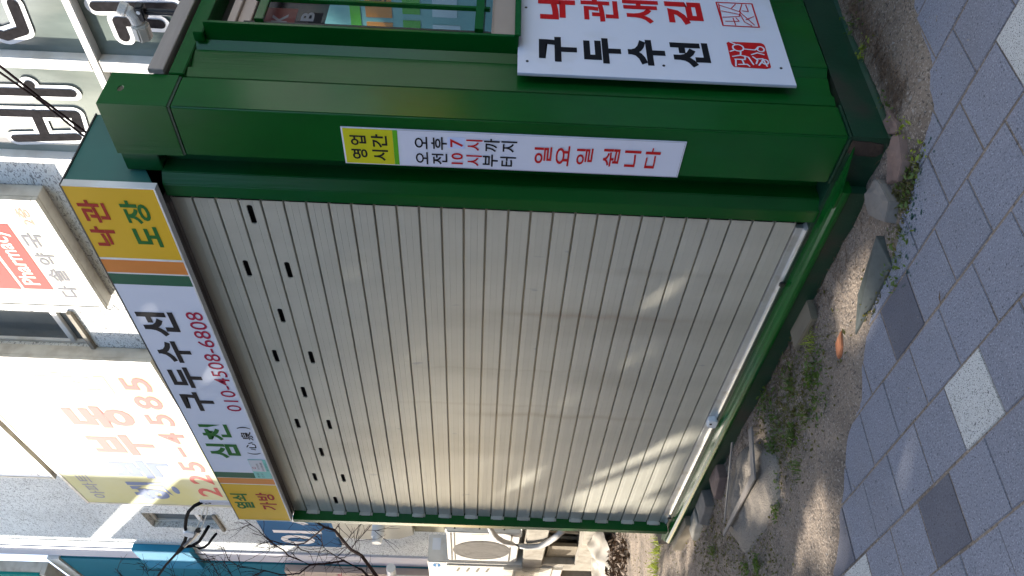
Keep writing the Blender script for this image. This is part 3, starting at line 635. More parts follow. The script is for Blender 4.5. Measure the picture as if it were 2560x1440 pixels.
# small windows
def small_window(u0, u1, v0, v1, mid):
    o = obj('window', G().fbox(FAC, u0 + .002, u1 - .002, v0 + .002, v0 + .045, -.15, -.09).fbox(FAC, u0 + .002, u1 - .002, v1 - .05, v1 - .002, -.15, -.09).fbox(FAC, u0 + .002, u0 + .045, v0 + .046, v1 - .051, -.15, -.09).fbox(FAC, u1 - .045, u1 - .002, v0 + .046, v1 - .051, -.15, -.09)
            .fbox(FAC, u0 + .046, u1 - .046, mid - .03, mid + .03, -.15, -.085), FRAME_W, bd, bevel=.004)
    obj('pane', G().fbox(FAC, u0 + .046, u1 - .046, v0 + .046, mid - .031, -.13, -.12), PANE_D, o); obj('pane', G().fbox(FAC, u0 + .046, u1 - .046, mid + .031, v1 - .051, -.13, -.12), PANE_D, o)
    obj('sill', G().fbox(FAC, u0 - .03, u1 + .03, v0 - .05, v0 + .001, -.15, .035), CONC, o, bevel=.006)
small_window(4.36, 5.06, 5.29, 6.45, 5.52); small_window(9.63, 10.22, 5.30, 6.33, 5.62)
rw = obj('window', G().fbox(FAC, -3.4, -.6, 3.0, 6.6, -.09, -.08), PANE_D, bd)
# left corner: trim, downpipe strip and the teal neighbour
obj('corner_trim', G().fbox(FAC, 11.252, 11.70, -.3, 13, -.3, .03), LAV, bd, bevel=.004)
obj('corner_cap', G().fbox(FAC, 10.98, 11.251, 5.9, 13, -.02, .012), FRAME_W, bd)
tb = thing('teal_shop_building', tuple(FAC.p(13.5, -.3, 0)), 'teal clad shop building at the left end of the plastered building', 'building')
obj('wall', G().fbox(FAC, 11.75, 17.0, -.4, 8.3, -3, .05), TEALWALL, tb)
obj('blue_cladding', G().fbox(FAC, 11.0, 11.9, 5.98, 6.88, .0135, .12), BLUEW, tb, bevel=.004)
obj('band', G().fbox(FAC, 11.72, 17.0, 8.31, 8.5, -3, .08), FRAME_W, tb)
pp_ = obj('beige_panel', G().fbox(FAC, 11.72, 15.0, 2.2, 4.62, .051, .16), ALU_P, tb, bevel=.004)
text('NG', FAC, 12.15, 12.75, 4.12, 4.36, .164, INK, pp_, .03, flip=True)

# ---- signs on the facade
def sign_box(name, label, u0, u1, v0, v1, wd, face, frame_m, fr=.04):
    t = thing(name, tuple(FAC.p((u0 + u1) / 2, v0, .07)), label, 'sign')
    obj('cabinet', G().fbox(FAC, u0, u1, v0, v1, .004, wd - .03), frame_m, t, bevel=.004)
    g = G(); 
    g.fbox(FAC, u0, u1, v0, v0 + fr, wd - .0295, wd + .006).fbox(FAC, u0, u1, v1 - fr, v1, wd - .0295, wd + .006).fbox(FAC, u0, u0 + fr, v0 + fr + .0005, v1 - fr - .0005, wd - .0295, wd + .006).fbox(FAC, u1 - fr, u1, v0 + fr + .0005, v1 - fr - .0005, wd - .0295, wd + .006)
    obj('sign_frame', g, frame_m, t, bevel=.003)
    f = obj('sign_face', G().fbox(FAC, u0 + fr, u1 - fr, v0 + fr, v1 - fr, wd - .0293, wd), face, t)
    return t, f
t, f = sign_box('pharmacy_sign', 'white light box sign with red Pharmacy panel high on the plastered wall', 2.60, 4.05, 4.78, 6.55, .15, LB_FACE, FRAME_C)
FL = .1525
obj('red_panel', rect(FAC, 2.90, 3.765, 5.125, 5.37, FL), RED_PH, f); obj('red_panel', rect(FAC, 2.90, 3.775, 5.40, 6.35, FL), RED_PH, f)
text('Pharmacy', FAC, 2.96, 3.70, 5.16, 5.34, FL + .002, LB_FACE, f, .02, flip=True)
obj('cross_mark', strokes(FAC, [ring((3.3, 5.85), .25)], .12, FL + .002, step=.0002), LB_FACE, f)
for ch, a, b, c, d in (('국', 3.003, 3.187, 4.93, 5.085), ('약', 3.256, 3.416, 4.93, 5.085), ('솔', 3.469, 3.647, 4.93, 5.085), ('다', 3.708, 3.877, 4.93, 5.085)): text(ch, FAC, a, b, c, d, FL, DARK_GREY, f, .02, flip=True)
text('2층', FAC, 2.70, 2.90, 4.905, 5.0, FL, BROWN_T, f, .01, flip=True)
t, f = sign_box('estate_agent_sign', 'long pale yellow light box sign with phone number 225-4585', 4.95, 8.88, 4.68, 6.76, .15, LB_YEL, FRAME_C)
for ch, a, b in (('2', 8.172, 8.495), ('2', 7.763, 8.067), ('5', 7.359, 7.667), ('4', 6.561, 6.851), ('5', 6.095, 6.381), ('8', 5.683, 5.984), ('5', 5.286, 5.581)): text(ch, FAC, a, b, 4.835, 5.12, FL, PALE_RED, f, .02, flip=True)
obj('letter', rect(FAC, 6.95, 7.22, 4.955, 5.0, FL), PALE_RED, f)
for ch, a, b, m_ in (('행', 8.06, 8.66, PALE_BLUE), ('복', 7.38, 7.93, PALE_BLUE), ('부', 6.66, 7.22, PALE_RED), ('동', 5.96, 6.48, PALE_RED), ('산', 5.24, 5.74, ORA)): text(ch, FAC, a, b, 5.26, 5.98, FL, m_, f, .035, flip=True)
text('아파트·상가', FAC, 7.25, 8.67, 6.38, 6.57, FL, PALE_GREY, f, .012, flip=True)
t, f = sign_box('clinic_sign', 'white clinic light box sign with grey round emblem above the yellow sign', 5.6, 8.05, 6.84, 8.6, .15, SIGNW, FRAME_C)
text('코·귀·목', FAC, 7.0, 8.02 - .06, 6.98, 7.17, FL, PALE_GREY, f, .012, flip=True)
obj('emblem', strokes(FAC, [ring((7.76, 7.45), .16), ring((7.76, 7.45), .11)], .018, FL, step=.0001), PALE_GREY, f)
text('JC', FAC, 7.70, 7.82, 7.40, 7.50, FL, PALE_GREY, f, .0, flip=True)
bs = thing('blue_sign', tuple(FAC.p(10.1, 3.55, .04)), 'flat blue sign with white Korean letters beside the kiosk shutter', 'sign')
f = obj('sign_face', G().fbox(FAC, 8.9, 10.72, 3.57, 4.66, .004, .06), BLUESIGN, bs, bevel=.003)
for ch, a, b in (('이', 10.0, 10.62), ('사', 9.15, 9.75)): text(ch, FAC, a, b, 3.78, 4.5, .0625, VIN_W, f, .03, flip=True)
ts = thing('teal_sign', tuple(FAC.p(12.9, 8.5, .2)), 'green teal shop sign with white letter and yellow emblem at upper left', 'sign')
obj('cabinet', G().fbox(FAC, 11.86, 15, 8.52, 8.60, .09, .30).fbox(FAC, 11.86, 15, 8.601, 10.6, .09, .26), FRAME_C, ts, bevel=.004)
f = obj('sign_face', G().fbox(FAC, 11.88, 14.9, 8.62, 10.5, .261, .30), TEALSIGN, ts)
text('하', FAC, 12.1, 12.75, 8.78, 9.10, .303, VIN_W, f, .04, flip=True)
obj('emblem', strokes(FAC, [[(12.55, 9.35), (12.3, 9.55), (12.6, 9.75), (12.3, 9.95)]], .10, .303), INK, f); obj('emblem', strokes(FAC, [[(12.75, 9.5), (12.75, 9.95)]], .2, .3035), YEL2, f)
bc = thing('beige_duct_box', tuple(FAC.p(9.9, 2.2, .1)), 'pale beige boxed duct on the plastered wall under the blue sign', 'duct')
obj('duct_box', G().prism([(8.6, 3.55), (10.05, 3.55), (10.12, 3.2), (10.05, 2.62), (9.85, 2.40), (8.6, 2.40)], lambda p, q, t: FAC.p(p, q, t), .004, .12), BEIGE, bc, bevel=.006)
obj('dark_recess', G().fbox(FAC, 8.7, 9.9, 1.95, 2.39, .004, .05), mat('olive_panel', (.13, .12, .07), .7), bc)
sp = thing('spray_nozzle_pipe', tuple(FAC.p(9.2, 2.8, .2)), 'short white plastic pipe end beside the green rail of the kiosk', 'pipe')
obj('pipe_body', G().tube([FAC.p(9.35, 2.86, .12), FAC.p(9.35, 2.86, .34)], .09, 12).tube([FAC.p(9.35, 2.86, .341), FAC.p(9.35, 2.86, .42)], .07, 12), PIPEW, sp, bevel=.006)
dp = thing('downpipe', tuple(FAC.p(11.0, -.1, .3)), 'white plastic downpipe with elbow near the pink blossom shrub', 'pipe')
obj('pipe_body', G().tube([FAC.p(11.35, 3.3, .5), FAC.p(11.3, 2.9, .5), FAC.p(11.05, 2.75, .5), FAC.p(10.2, 2.72, .5)], .07, 10).tube([FAC.p(10.9, 2.72, .45), FAC.p(10.9, 1.6, .45), FAC.p(10.7, -.15, .45)], .05, 8), PIPEW, dp)
for k, (a, b) in enumerate((((2.6, 5.2), (1.04, 4.2)), ((2.6, 5.25), (1.09, 4.22)))):
    pass
wv = G().tube([FAC.p(.3, 4.66, .5), FAC.p(1.04, 4.20, .5), FAC.p(1.27, 4.07, .5), FAC.p(1.51, 3.92, .5), FAC.p(2.3, 3.4, .5)], .008, 5).tube([FAC.p(.3, 4.72, .5), FAC.p(1.09, 4.22, .5), FAC.p(1.29, 4.08, .5), FAC.p(1.55, 3.94, .5), FAC.p(2.3, 3.46, .5)], .007, 5)
single('twin_cable', wv, BARK, 'pair of thin cables slanting across the large lettered window', 'cable')
sfx = thing('wall_hook', tuple(FAC.p(4.2, 4.9, .1)), 'small curled wire and hook under the pharmacy light box', 'hook')
obj('wire_curl', G().tube([FAC.p(4.02 + .03 * math.cos(t * .6), 4.86 + .03 * math.sin(t * .6) - t * .002, .14) for t in range(12)], .005, 5).tube([FAC.p(4.03, 4.83, .14), FAC.p(4.08, 4.76, .13), FAC.p(4.02, 4.72, .12), FAC.p(4.1, 4.70, .12)], .004, 5), RUST, sfx)

# ---- outdoor air-conditioning units
def ac(label, u0, u1, v0, v1, w0, w1, kind):
    t = thing('air_conditioner', tuple(FAC.p((u0 + u1) / 2, v0, (w0 + w1) / 2)), label, 'air conditioner', 'outdoor air conditioner units by the plastered wall')
    obj('casing', G().fbox(FAC, u0, u1, v0, v1, w0, w1), ACW, t, bevel=.012)
    cu, cv = u0 + (u1 - u0) * .60, (v0 + v1) / 2 + .02; rad = (v1 - v0) * .40
    if kind == 'fan':
        g = obj('fan_opening', G().tube([FAC.p(cu, cv, w1 + .001), FAC.p(cu, cv, w1 + .006)], rad, 32), ACG, t)
        gr_ = G()
        for k in range(2, 9, 2): gr_.add([FAC.p(cu + (rad * k / 9) * math.cos(R(a)), cv + (rad * k / 9) * math.sin(R(a)), w1 + .008) for a in range(0, 360, 12)] + [FAC.p(cu + (rad * k / 9 + .008) * math.cos(R(a)), cv + (rad * k / 9 + .008) * math.sin(R(a)), w1 + .008) for a in range(0, 360, 12)], [(i, (i + 1) % 30, 30 + (i + 1) % 30, 30 + i) for i in range(30)])
        for a in range(0, 360, 45): gr_.add([FAC.p(cu, cv, w1 + .009), FAC.p(cu + rad * math.cos(R(a)), cv + rad * math.sin(R(a)), w1 + .009), FAC.p(cu + rad * math.cos(R(a + 2)), cv + rad * math.sin(R(a + 2)), w1 + .009)], [(0, 1, 2)])
        obj('fan_grille', gr_, ACG, g, recalc=False)
        obj('side_panel', G().fbox(Frame(FAC.p(u0, 0, 0), FAC.n, -FAC.u), w0 + .05, w1 - .03, v0 + .42, v0 + .70, .001, .004), FRAME_C, t)
        for v in (v0 + .2, v0 + .5, v0 + .8): obj('screw', G().tube([FAC.p(u0 - .001, v, w1 - .05), FAC.p(u0 - .004, v, w1 - .05)], .012, 8), BLACK, t)
        obj('front_rib', G().fbox(FAC, u0 + .03, u1 - .03, v1 - .06, v1 - .045, w1 + .0005, w1 + .006).fbox(FAC, u0 + .03, u1 - .03, v1 - .10, v1 - .088, w1 + .0005, w1 + .006).fbox(FAC, u0 + .03, u1 - .03, v0 + .10, v0 + .115, w1 + .0005, w1 + .006), ACG, t)
        obj('nameplate', G().fbox(FAC, u0 + .05, u0 + .12, v1 - .55, v1 - .3, w1 + .0005, w1 + .003), FRAME_C, t)
    else:
        lg = obj('blue_badge', strokes(FAC, [[(u0 + .10, v1 - .12), (u0 + .16, v1 - .12)]], .10, w1 + .002), BLUESIGN, t)
        text('SAMSUNG', FAC, u0 + .055, u0 + .205, v1 - .135, v1 - .108, w1 + .004, VIN_W, lg, .0, flip=True)
        p_ = obj('louvre_panel', G().fbox(FAC, u0 + .06, u1 - .06, v0 + .15, v1 - .25, w1 + .0005, w1 + .02), FRAME_C, t, bevel=.004)
        for k in range(4): obj('louvre_slot', strokes(FAC, [[(u0 + .15, v1 - .42 - .13 * k), (u0 + .30, v1 - .39 - .13 * k)]], .035, w1 + .0215), BLACK, p_)
        sd_ = Frame(FAC.p(u0, 0, 0), FAC.n, -FAC.u)
        obj('rating_label', G().fbox(sd_, w0 + .05, w1 - .16, v1 - .16, v1 - .05, .001, .003), GREY_S, t)
    return t
ac('cream outdoor unit with big round fan opening standing on the concrete plinth', 7.67, 8.76, .93, 1.83, .42, .80, 'fan')
ac('outdoor unit with a blue oval badge and slotted front at the far left', 8.80, 10.1, .3, 2.10, .45, .82, 'slot')
hz_ = single('drain_hose', G().tube([FAC.p(7.21, 1.32, .85), FAC.p(7.37, 1.30, .85), FAC.p(7.50, 1.27, .86), FAC.p(7.62, 1.22, .87), FAC.p(7.75, 1.14, .87), FAC.p(7.84, 1.03, .87), FAC.p(7.885, .92, .87), FAC.p(7.89, .83, .88), FAC.p(7.82, .70, .89), FAC.p(7.68, .61, .89), FAC.p(7.5, .53, .88), FAC.p(7.29, .46, .87)], .036, 8), HOSE,
       'grey insulated hose curving down across the round fan unit', 'hose', smooth=True)
fd = thing('foil_duct', tuple(FAC.p(9.6, .7, 1.0)), 'silver foil wrapped duct elbow in front of the badged unit', 'duct')
obj('duct_body', G().tube([FAC.p(9.05, 1.17, 1.02), FAC.p(9.05, 1.02, 1.02), FAC.p(9.10, .88, 1.02)], .12, 12).tube([FAC.p(9.15, 1.02, 1.02), FAC.p(10.0, 1.04, 1.02)], .10, 12), FOIL, fd)
obj('duct_collar', G().tube([FAC.p(9.10, .87, 1.02), FAC.p(9.12, .70, 1.02)], .125, 12), BLACK, fd)
# plinth of concrete with dark bays, bundled sheeting
cp = thing('concrete_plinth', tuple(FAC.p(8.4, -.25, .7)), 'weathered concrete plinth with dark open bays under the outdoor units', 'plinth')
obj('top_slab', G().fbox(FAC, 6.6, 9.3, .60, .86, .35, .84), CONC, cp, bevel=.012)
obj('side_pier', G().fbox(FAC, 6.6, 7.2, -.25, .599, .35, .82), CONC, cp, bevel=.01); obj('side_pier', G().fbox(FAC, 8.72, 9.0, -.25, .599, .35, .82), CONC, cp, bevel=.01)
obj('side_pier', G().fbox(FAC, 9.55, 10.2, -.25, .599, .35, .80), CONC, cp, bevel=.01)
obj('bottom_slab', G().fbox(FAC, 7.201, 8.719, -.25, .17, .35, .83), CONC, cp, bevel=.01)
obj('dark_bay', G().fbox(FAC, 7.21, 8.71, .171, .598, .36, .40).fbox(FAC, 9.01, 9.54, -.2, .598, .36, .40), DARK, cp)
for k in range(9): obj('bay_rod', G().tube([FAC.p(7.35 + .15 * k, .172, .55 + .03 * (k % 3)), FAC.p(7.30 + .15 * k, .597, .55 + .03 * (k % 3))], .022, 6), CONC, cp)
obj('bay_board', G().fbox(FAC, 8.25, 8.70, .173, .55, .70, .74), WOOD, cp)
sh = thing('sheeting_bundle', tuple(FAC.p(8.0, -.2, .95)), 'crumpled pile of dirty white sheeting at the foot of the plinth', 'sheeting')
g = G(); NU, NV = 34, 16
for j in range(NV + 1):
    for i in range(NU + 1):
        a = i / NU; b = j / NV; u = 7.2 + 1.75 * a
        h = (.28 * math.exp(-((a - .25) / .28) ** 2) + .16 * math.exp(-((a - .75) / .2) ** 2)) * (1 - b ** 1.6) + .018 * math.sin(22 * a + 5 * b) + .03 * mn.noise((a * 7, b * 5, 3))
        P0 = FAC.p(u, 0, .84 + .42 * b + .04 * math.sin(9 * a)); P0.z = max(soil(P0.x, P0.y) - .01, soil(P0.x, P0.y) + h); g.v.append(P0)
g.f = [(j * (NU + 1) + i, j * (NU + 1) + i + 1, (j + 1) * (NU + 1) + i + 1, (j + 1) * (NU + 1) + i) for j in range(NV) for i in range(NU)]
obj('sheet', g, CLOTHM, sh, smooth=True)

# ------------------------------------------------------------------ plants
def jit(a): return rnd.uniform(-a, a)
bt = thing('bare_tree', tuple(FAC.p(10.6, -.2, .85)), 'leafless tree with thin dark branches left of the kiosk', 'tree')
FA = lambda l, wd: [FAC.p(u, v, wd + .12 * mn.noise((u * 1.3, v * 1.3, 2.0))) for u, v in l]
trunk = G().tube([FAC.p(10.75, -.2, .85), FAC.p(10.55, .9, .85), FAC.p(10.3, 1.9, .85), FAC.p(9.9, 2.6, .82)], .075, 8, .05)
obj('trunk', trunk, BARK, bt)
LIMBS = [([(9.9, 2.6), (9.58, 2.79), (8.93, 2.99), (8.48, 3.07), (8.06, 3.10), (7.71, 3.17), (7.6, 3.26), (7.42, 3.38), (7.2, 3.5)], .05, .016),
         ([(9.9, 2.6), (9.59, 2.9), (9.3, 3.01), (9.04, 3.23), (9.09, 3.48), (9.16, 3.69), (9.05, 3.83), (8.93, 3.95), (8.6, 3.95), (8.24, 3.99), (7.93, 4.06)], .035, .010),
         ([(9.16, 3.69), (9.22, 3.73), (9.43, 3.87), (9.53, 4.05), (9.62, 4.16), (9.56, 4.38), (9.44, 4.7), (8.89, 4.71), (8.47, 4.68)], .024, .007),
         ([(7.6, 3.28), (7.87, 3.45), (8.1, 3.59), (8.21, 3.71), (8.13, 3.87), (8.02, 4.03), (7.82, 4.11), (7.51, 4.27)], .022, .006),
         ([(8.22, 3.71), (8.65, 3.74), (8.78, 3.66), (8.78, 3.49), (8.65, 3.42), (8.25, 3.39), (7.77, 3.34)], .013, .006),
         ([(8.7, 3.42), (8.89, 3.34), (9.04, 3.23)], .012, .010),
         ([(7.69, 3.16), (7.39, 3.04), (7.27, 2.95)], .013, .006), ([(8.48, 3.07), (8.11, 2.96), (7.84, 2.81), (7.59, 2.71)], .013, .006), ([(8.12, 3.09), (7.86, 2.98), (7.67, 2.88)], .010, .005), ([(7.82, 2.81), (7.86, 2.69), (7.88, 2.59)], .008, .004),
         ([(9.56, 4.38), (10.3, 5.0), (10.7, 5.6), (10.64, 6.24), (10.45, 6.35), (10.23, 6.41), (9.92, 6.45), (9.58, 6.43)], .018, .006), ([(10.39, 5.09), (10.0, 5.09), (9.3, 5.03), (9.02, 5.05)], .011, .005), ([(10.3, 5.0), (10.18, 5.02), (10.01, 5.24), (9.93, 5.37), (9.95, 5.53)], .010, .004),
         ([(10.65, 5.75), (9.97, 5.71), (9.75, 5.74), (9.59, 5.88)], .009, .004), ([(10.66, 5.72), (10.22, 5.68), (9.81, 5.64)], .008, .004), ([(10.2, 4.9), (9.88, 4.87), (9.31, 4.89), (8.74, 4.88)], .010, .004), ([(10.6, 6.2), (10.01, 6.1), (9.54, 6.03), (9.38, 6.08)], .008, .004)]
tw = G()
for l, a, b in LIMBS:
    P_ = FA(l, .8); obj('branch', G().tube(P_, a * .52, 6, b * .65), BARK, bt)
    for i in range(1, len(P_)):
        seg = P_[i] - P_[i - 1]
        for k in range(max(1, int(seg.length / .09))):
            s0 = P_[i - 1] + seg * rnd.random(); ang = seg.normalized()
            d = (ang * rnd.uniform(.1, .9) + Vector((jit(.6), jit(.5), rnd.uniform(-.35, .9)))).normalized(); L = rnd.uniform(.12, .42); q = [s0]; 
            for t_ in range(3):
                q.append(q[-1] + d * L / 3); d = (d + Vector((jit(.35), jit(.3), jit(.35) + .08))).normalized()
            tw.tube(q, .0040, 4, .0018, caps=False)
            if rnd.random() < .7:
                d2 = (d + Vector((jit(.8), jit(.6), jit(.8)))).normalized(); tw.tube([q[1], q[1] + d2 * L * .45, q[1] + d2 * L * .7 + Vector((0, 0, .03))], .0035, 3, .0015, caps=False)
obj('twigs', tw, BARK, bt, kind='stuff')
def leafcloud(g, c, rad, n, size, q, squash=(1, 1, 1)):
    for _ in range(n):
        while True:
            d = Vector((q.uniform(-1, 1), q.uniform(-1, 1), q.uniform(-1, 1)))
            if d.length < 1: break
        p = Vector(c) + Vector((d.x * rad * squash[0], d.y * rad * squash[1], d.z * rad * squash[2]))
        a = Vector((q.gauss(0, 1), q.gauss(0, 1), q.gauss(0, .7))).normalized(); b = a.cross(Vector((q.gauss(0, 1), q.gauss(0, 1), q.gauss(0, 1)))).normalized()
        s = size * q.uniform(.6, 1.3); g.add([p - a * s, p - b * s * .45 + a * s * .1, p + a * s, p + b * s * .45 + a * s * .1], [(0, 1, 2, 3)])
ps = thing('blossom_shrub', tuple(FAC.p(11.2, -.2, 1.0)), 'shrub of pink blossom behind the bare branches at far left', 'shrub')
g = G(); q = random.Random(3)
for k in range(26): leafcloud(g, FAC.p(10.6 + q.random() * 1.6, 3.0 + q.random() * 2.6, .55 + q.random() * .4), .16, 26, .04, q)
obj('blossom', g, PINK, ps, kind='stuff'); obj('stem', G().tube([FAC.p(11.3, -.2, .8), FAC.p(11.3, 1.5, .8), FAC.p(11.2, 3.2, .8)], .04, 6, .02).tube([FAC.p(11.3, 1.5, .8), FAC.p(11.6, 3.0, .8), FAC.p(11.4, 4.8, .8)], .03, 6, .012), BARK, ps)
fs2 = thing('yellow_shrub', tuple(FAC.p(11.0, -.2, .9)), 'shrub with fresh yellow green leaves above the pink blossom', 'shrub')
g = G()
for k in range(9): leafcloud(g, FAC.p(10.65 + q.random() * .5, 4.95 + q.random() * .6, .7 + q.random() * .3), .13, 20, .045, q)
obj('leaves', g, YLEAF, fs2, kind='stuff'); obj('stem', G().tube([FAC.p(11.1, -.2, .9), FAC.p(11.05, 2.5, .9), FAC.p(10.9, 5.0, .9)], .03, 6, .012), BARK, fs2)
for nm, u, v, h, lab in (('sprouting_stem', 9.75, 1.44, 1.35, 'tall green sprouting stem in front of the round fan unit'), ('sprouting_stem', 10.62, 1.58, 1.0, 'shorter green sprouting stem left of the tall one')):
    t = thing(nm, tuple(FAC.p(11.3, -.1, .3)), lab, 'plant'); g = G(); q = random.Random(int(u * 10))
    pts = [FAC.p(u + 1.5, -.1, .3), FAC.p(u + 1.45, .6, .3), FAC.p(u + 1.2, v - .08, .3), FAC.p(u, v, .3)]
    obj('stem', G().tube(pts, .008, 5, .004), WEED, t)
    for k in range(150): 
        s_ = k / 150; i = 1 if s_ < .3 else 2; p = pts[i].lerp(pts[i + 1], s_ / .3 if i == 1 else (s_ - .3) / .7)
        leafcloud(g, p, .028, 1, .02, q)
    obj('leaves', g, YLEAF, t, kind='stuff')
g = G(); q = random.Random(9)
for k in range(5): leafcloud(g, FAC.p(11.9 + q.random() * .5, 9.2 + q.random() * .9, 1.2), .12, 9, .08, q)
lt = thing('leafy_spray', tuple(FAC.p(12.2, 9.0, 1.2)), 'few light green leaves in front of the teal sign at upper left', 'branch'); obj('leaves', g, YLEAF, lt, kind='stuff')
obj('stem', G().tube([FAC.p(13.6, 9.4, 1.2), FAC.p(12.6, 9.5, 1.2), FAC.p(11.9, 9.7, 1.2)], .008, 5), BARK, lt)

# weeds along the kiosk
def blade(g, p, d, L, wdt):
    a = Vector((d.y, -d.x, 0)); a = a.normalized() if a.length > 1e-6 else Vector((1, 0, 0))
    m1 = p + d * L * .55 + Vector((0, 0, L * .12)); tip = p + d * L + Vector((0, 0, -L * .12)); g.add([p - a * wdt, p + a * wdt, m1 + a * wdt * .8, m1 - a * wdt * .8, tip], [(0, 1, 2, 3), (3, 2, 4)])
def place(x, y): return Vector((x, y, soil(x, y)))
WL = {(-.98, -.18): 'grass tuft nearest the timber prop under the sill', (-1.28, -.21): 'low grass tuft close under the middle of the sill', (-1.40, -.57): 'grass tuft at the edge of the concrete mound',
      (-4.39, .20): 'bright yellow green grass tuft beyond the left end of the sill', (-4.56, .12): 'large bright grass tuft farthest left past the kiosk', (-2.88, -.39): 'grass tuft left of the concrete mound', (-1.18, -.44): 'small grass tuft out on the bare soil'}
for (x, y), lab in WL.items():
    g = G(); bright = x < -4; q = random.Random(int(x * 100)); b0 = place(x, y)
    for k in range(46 if not bright else 70):
        d = Vector((q.gauss(0, .6), q.gauss(0, .6), q.uniform(.5, 1.2))).normalized(); L = q.uniform(.03, .075) * (1.9 if bright else 1)
        blade(g, b0 + Vector((q.gauss(0, .022), q.gauss(0, .022), -.004)) * (2 if bright else 1), d, L, .0016 * (1.6 if bright else 1))
    single('grass_tuft', g, BRIGHT if bright or x == -.98 else WEED, lab, 'grass tuft', 'grass tufts along the kiosk', recalc=False)
LL = [((-.99, -.29), 'leafy weed below the timber prop'), ((-1.29, -.16), 'leafy weed tucked under the sill, middle of the front'), ((-1.08, -.31), 'leafy weed on the soil between prop and paving'), ((-1.62, -.11), 'tiny leafy weed against the skirt'), ((-1.05, -.45), 'small leafy weed beside the brick chip'),
      ((-1.55, -.30), 'leafy weed patch right of the concrete mound'), ((-1.39, -.41), 'pale leafy weed in front of the concrete mound'), ((-1.72, -.48), 'leafy weed on the front edge of the concrete mound'), ((-2.16, -.73), 'dark leafy weed left of the mound on the soil'), ((-2.32, -.69), 'leafy weed at the far left of the mound'),
      ((-1.75, -.60), 'little leafy weed below the steel strip'), ((-1.65, -.33), 'leafy weed on the near end of the mound'), ((.05, -.02), 'light green weed at the kiosk corner'), ((.08, -.16), 'light green weed on the soil off the kiosk corner'), ((.02, -.21), 'weed where soil meets the corner paver'),
      ((-.05, -.22), 'weed beside the reddish stone'), ((-.15, -.32), 'weed along the paving by the grey stone'), ((-.21, -.36), 'weed beside the buried plastic board'), ((.05, .64), 'weed against the side skirt, right end'), ((.05, .46), 'bright little weed against the side skirt'), ((.02, .16), 'dark mossy weed against the side skirt near the corner'), ((-.28, -.39), 'weed between plastic board and paving')]
for i, ((x, y), lab) in enumerate(LL):
    g = G(); q = random.Random(50 + i); b0 = place(x, y); n_ = q.choice((60, 90, 130)) if i < 12 else q.choice((16, 26, 40)); sp_ = q.uniform(.025, .055)
    for k in range(n_):
        p = b0 + Vector((q.gauss(0, sp_), q.gauss(0, sp_), 0)); p.z = soil(p.x, p.y) + q.uniform(.003, .022); leafcloud(g, p, .004, 1, q.uniform(.006, .014), q)
    for k in range(14):
        d = Vector((q.gauss(0, .8), q.gauss(0, .8), q.uniform(.4, 1))).normalized(); blade(g, b0 + Vector((q.gauss(0, sp_ * .6), q.gauss(0, sp_ * .6), 0)), d, q.uniform(.02, .04), .001)
    o_ = single('leafy_weed', g, BRIGHT if i in (12, 13, 19) else WEED, lab, 'weed', 'leafy weeds along the kiosk', recalc=False)
# moss, litter, grit: nobody could count these
g = G(); q = random.Random(21)
for k in range(6500):
    if k < 4000: c = q.choice(((-2.1, -.75), (-2.5, -.5), (-3.0, -.3), (-1.35, -.35), (-1.55, -.2), (-1.15, -.25), (-1.3, -.3), (-1.6, -.42))); x, y = c[0] + q.gauss(0, .2), c[1] + q.gauss(0, .12)
    elif k < 5400: c = q.choice(((-.02, -.26), (-.12, -.31), (-.3, -.38), (-.42, -.42), (-.06, -.2), (.02, -.2))); x, y = c[0] + q.gauss(0, .05), c[1] + q.gauss(0, .028)
    else: x, y = q.uniform(-6, -3.6), q.uniform(-.6, 1.2)
    if sdist(x, y) < -.01: continue
    p = place(x, y); p.z += q.uniform(.001, .01); leafcloud(g, p, .004, 1, q.uniform(.004, .012), q)
setp(obj('moss', g, MOSS, recalc=False), kind='stuff')
g = G()
for k in range(9000):
    x, y = (q.uniform(-3.5, .35), q.uniform(-1.1, .1)) if k < 6200 else ((q.uniform(0.01, .5), q.uniform(-.1, .9)) if k < 7800 else (q.uniform(-7.5, -3), q.uniform(-.6, 1.4)))
    d = sdist(x, y)
    if d < .0 and q.random() < .93 or d < -.35: continue
    p = place(x, y) if d > 0 else Vector((x, y, .001)); s = q.uniform(.0018, .005) * (2.2 if q.random() < .05 else 1)
    vs = [p + Vector((q.uniform(-s, s), q.uniform(-s, s), q.uniform(-.2 * s, s))) for _ in range(4)]; g.add(vs, [(0, 1, 2), (0, 2, 3), (0, 3, 1), (1, 3, 2)])
setp(obj('grit_gravel', g, GRIT), kind='stuff')
g = G()
for k in range(2200):
    x, y = q.choice((((-1.2 + q.gauss(0, .5)), -.075 + q.gauss(0, .05)), (.07 + abs(q.gauss(0, .05)), q.uniform(.05, .85)), (-2.6 + q.gauss(0, .5), -.25 + q.gauss(0, .2))))
    if sdist(x, y) < .02: continue
    p = place(x, y) + Vector((0, 0, .003)); a = q.uniform(0, 6.3); L = q.uniform(.015, .07); d = Vector((math.cos(a), math.sin(a), q.uniform(-.05, .3)))
    g.tube([p, p + d * L * .5 + Vector((jit(.006), jit(.006), .004)), p + d * L + Vector((jit(.01), jit(.01), 0))], .0011, 3, .0006, caps=False)
setp(obj('dry_stem_litter', g, LITTER), kind='stuff')
g = G()
for k in range(900):
    t = q.random(); x = -6.2 - 1.5 * t + q.gauss(0, .12); y = .85 + .38 * t + q.gauss(0, .12)
    p = place(x, y) + Vector((0, 0, q.uniform(.0, .09))); leafcloud(g, p, .01, 1, q.uniform(.02, .05), q)
setp(obj('leaf_litter', g, LITTER, recalc=False), kind='stuff')
g = G()
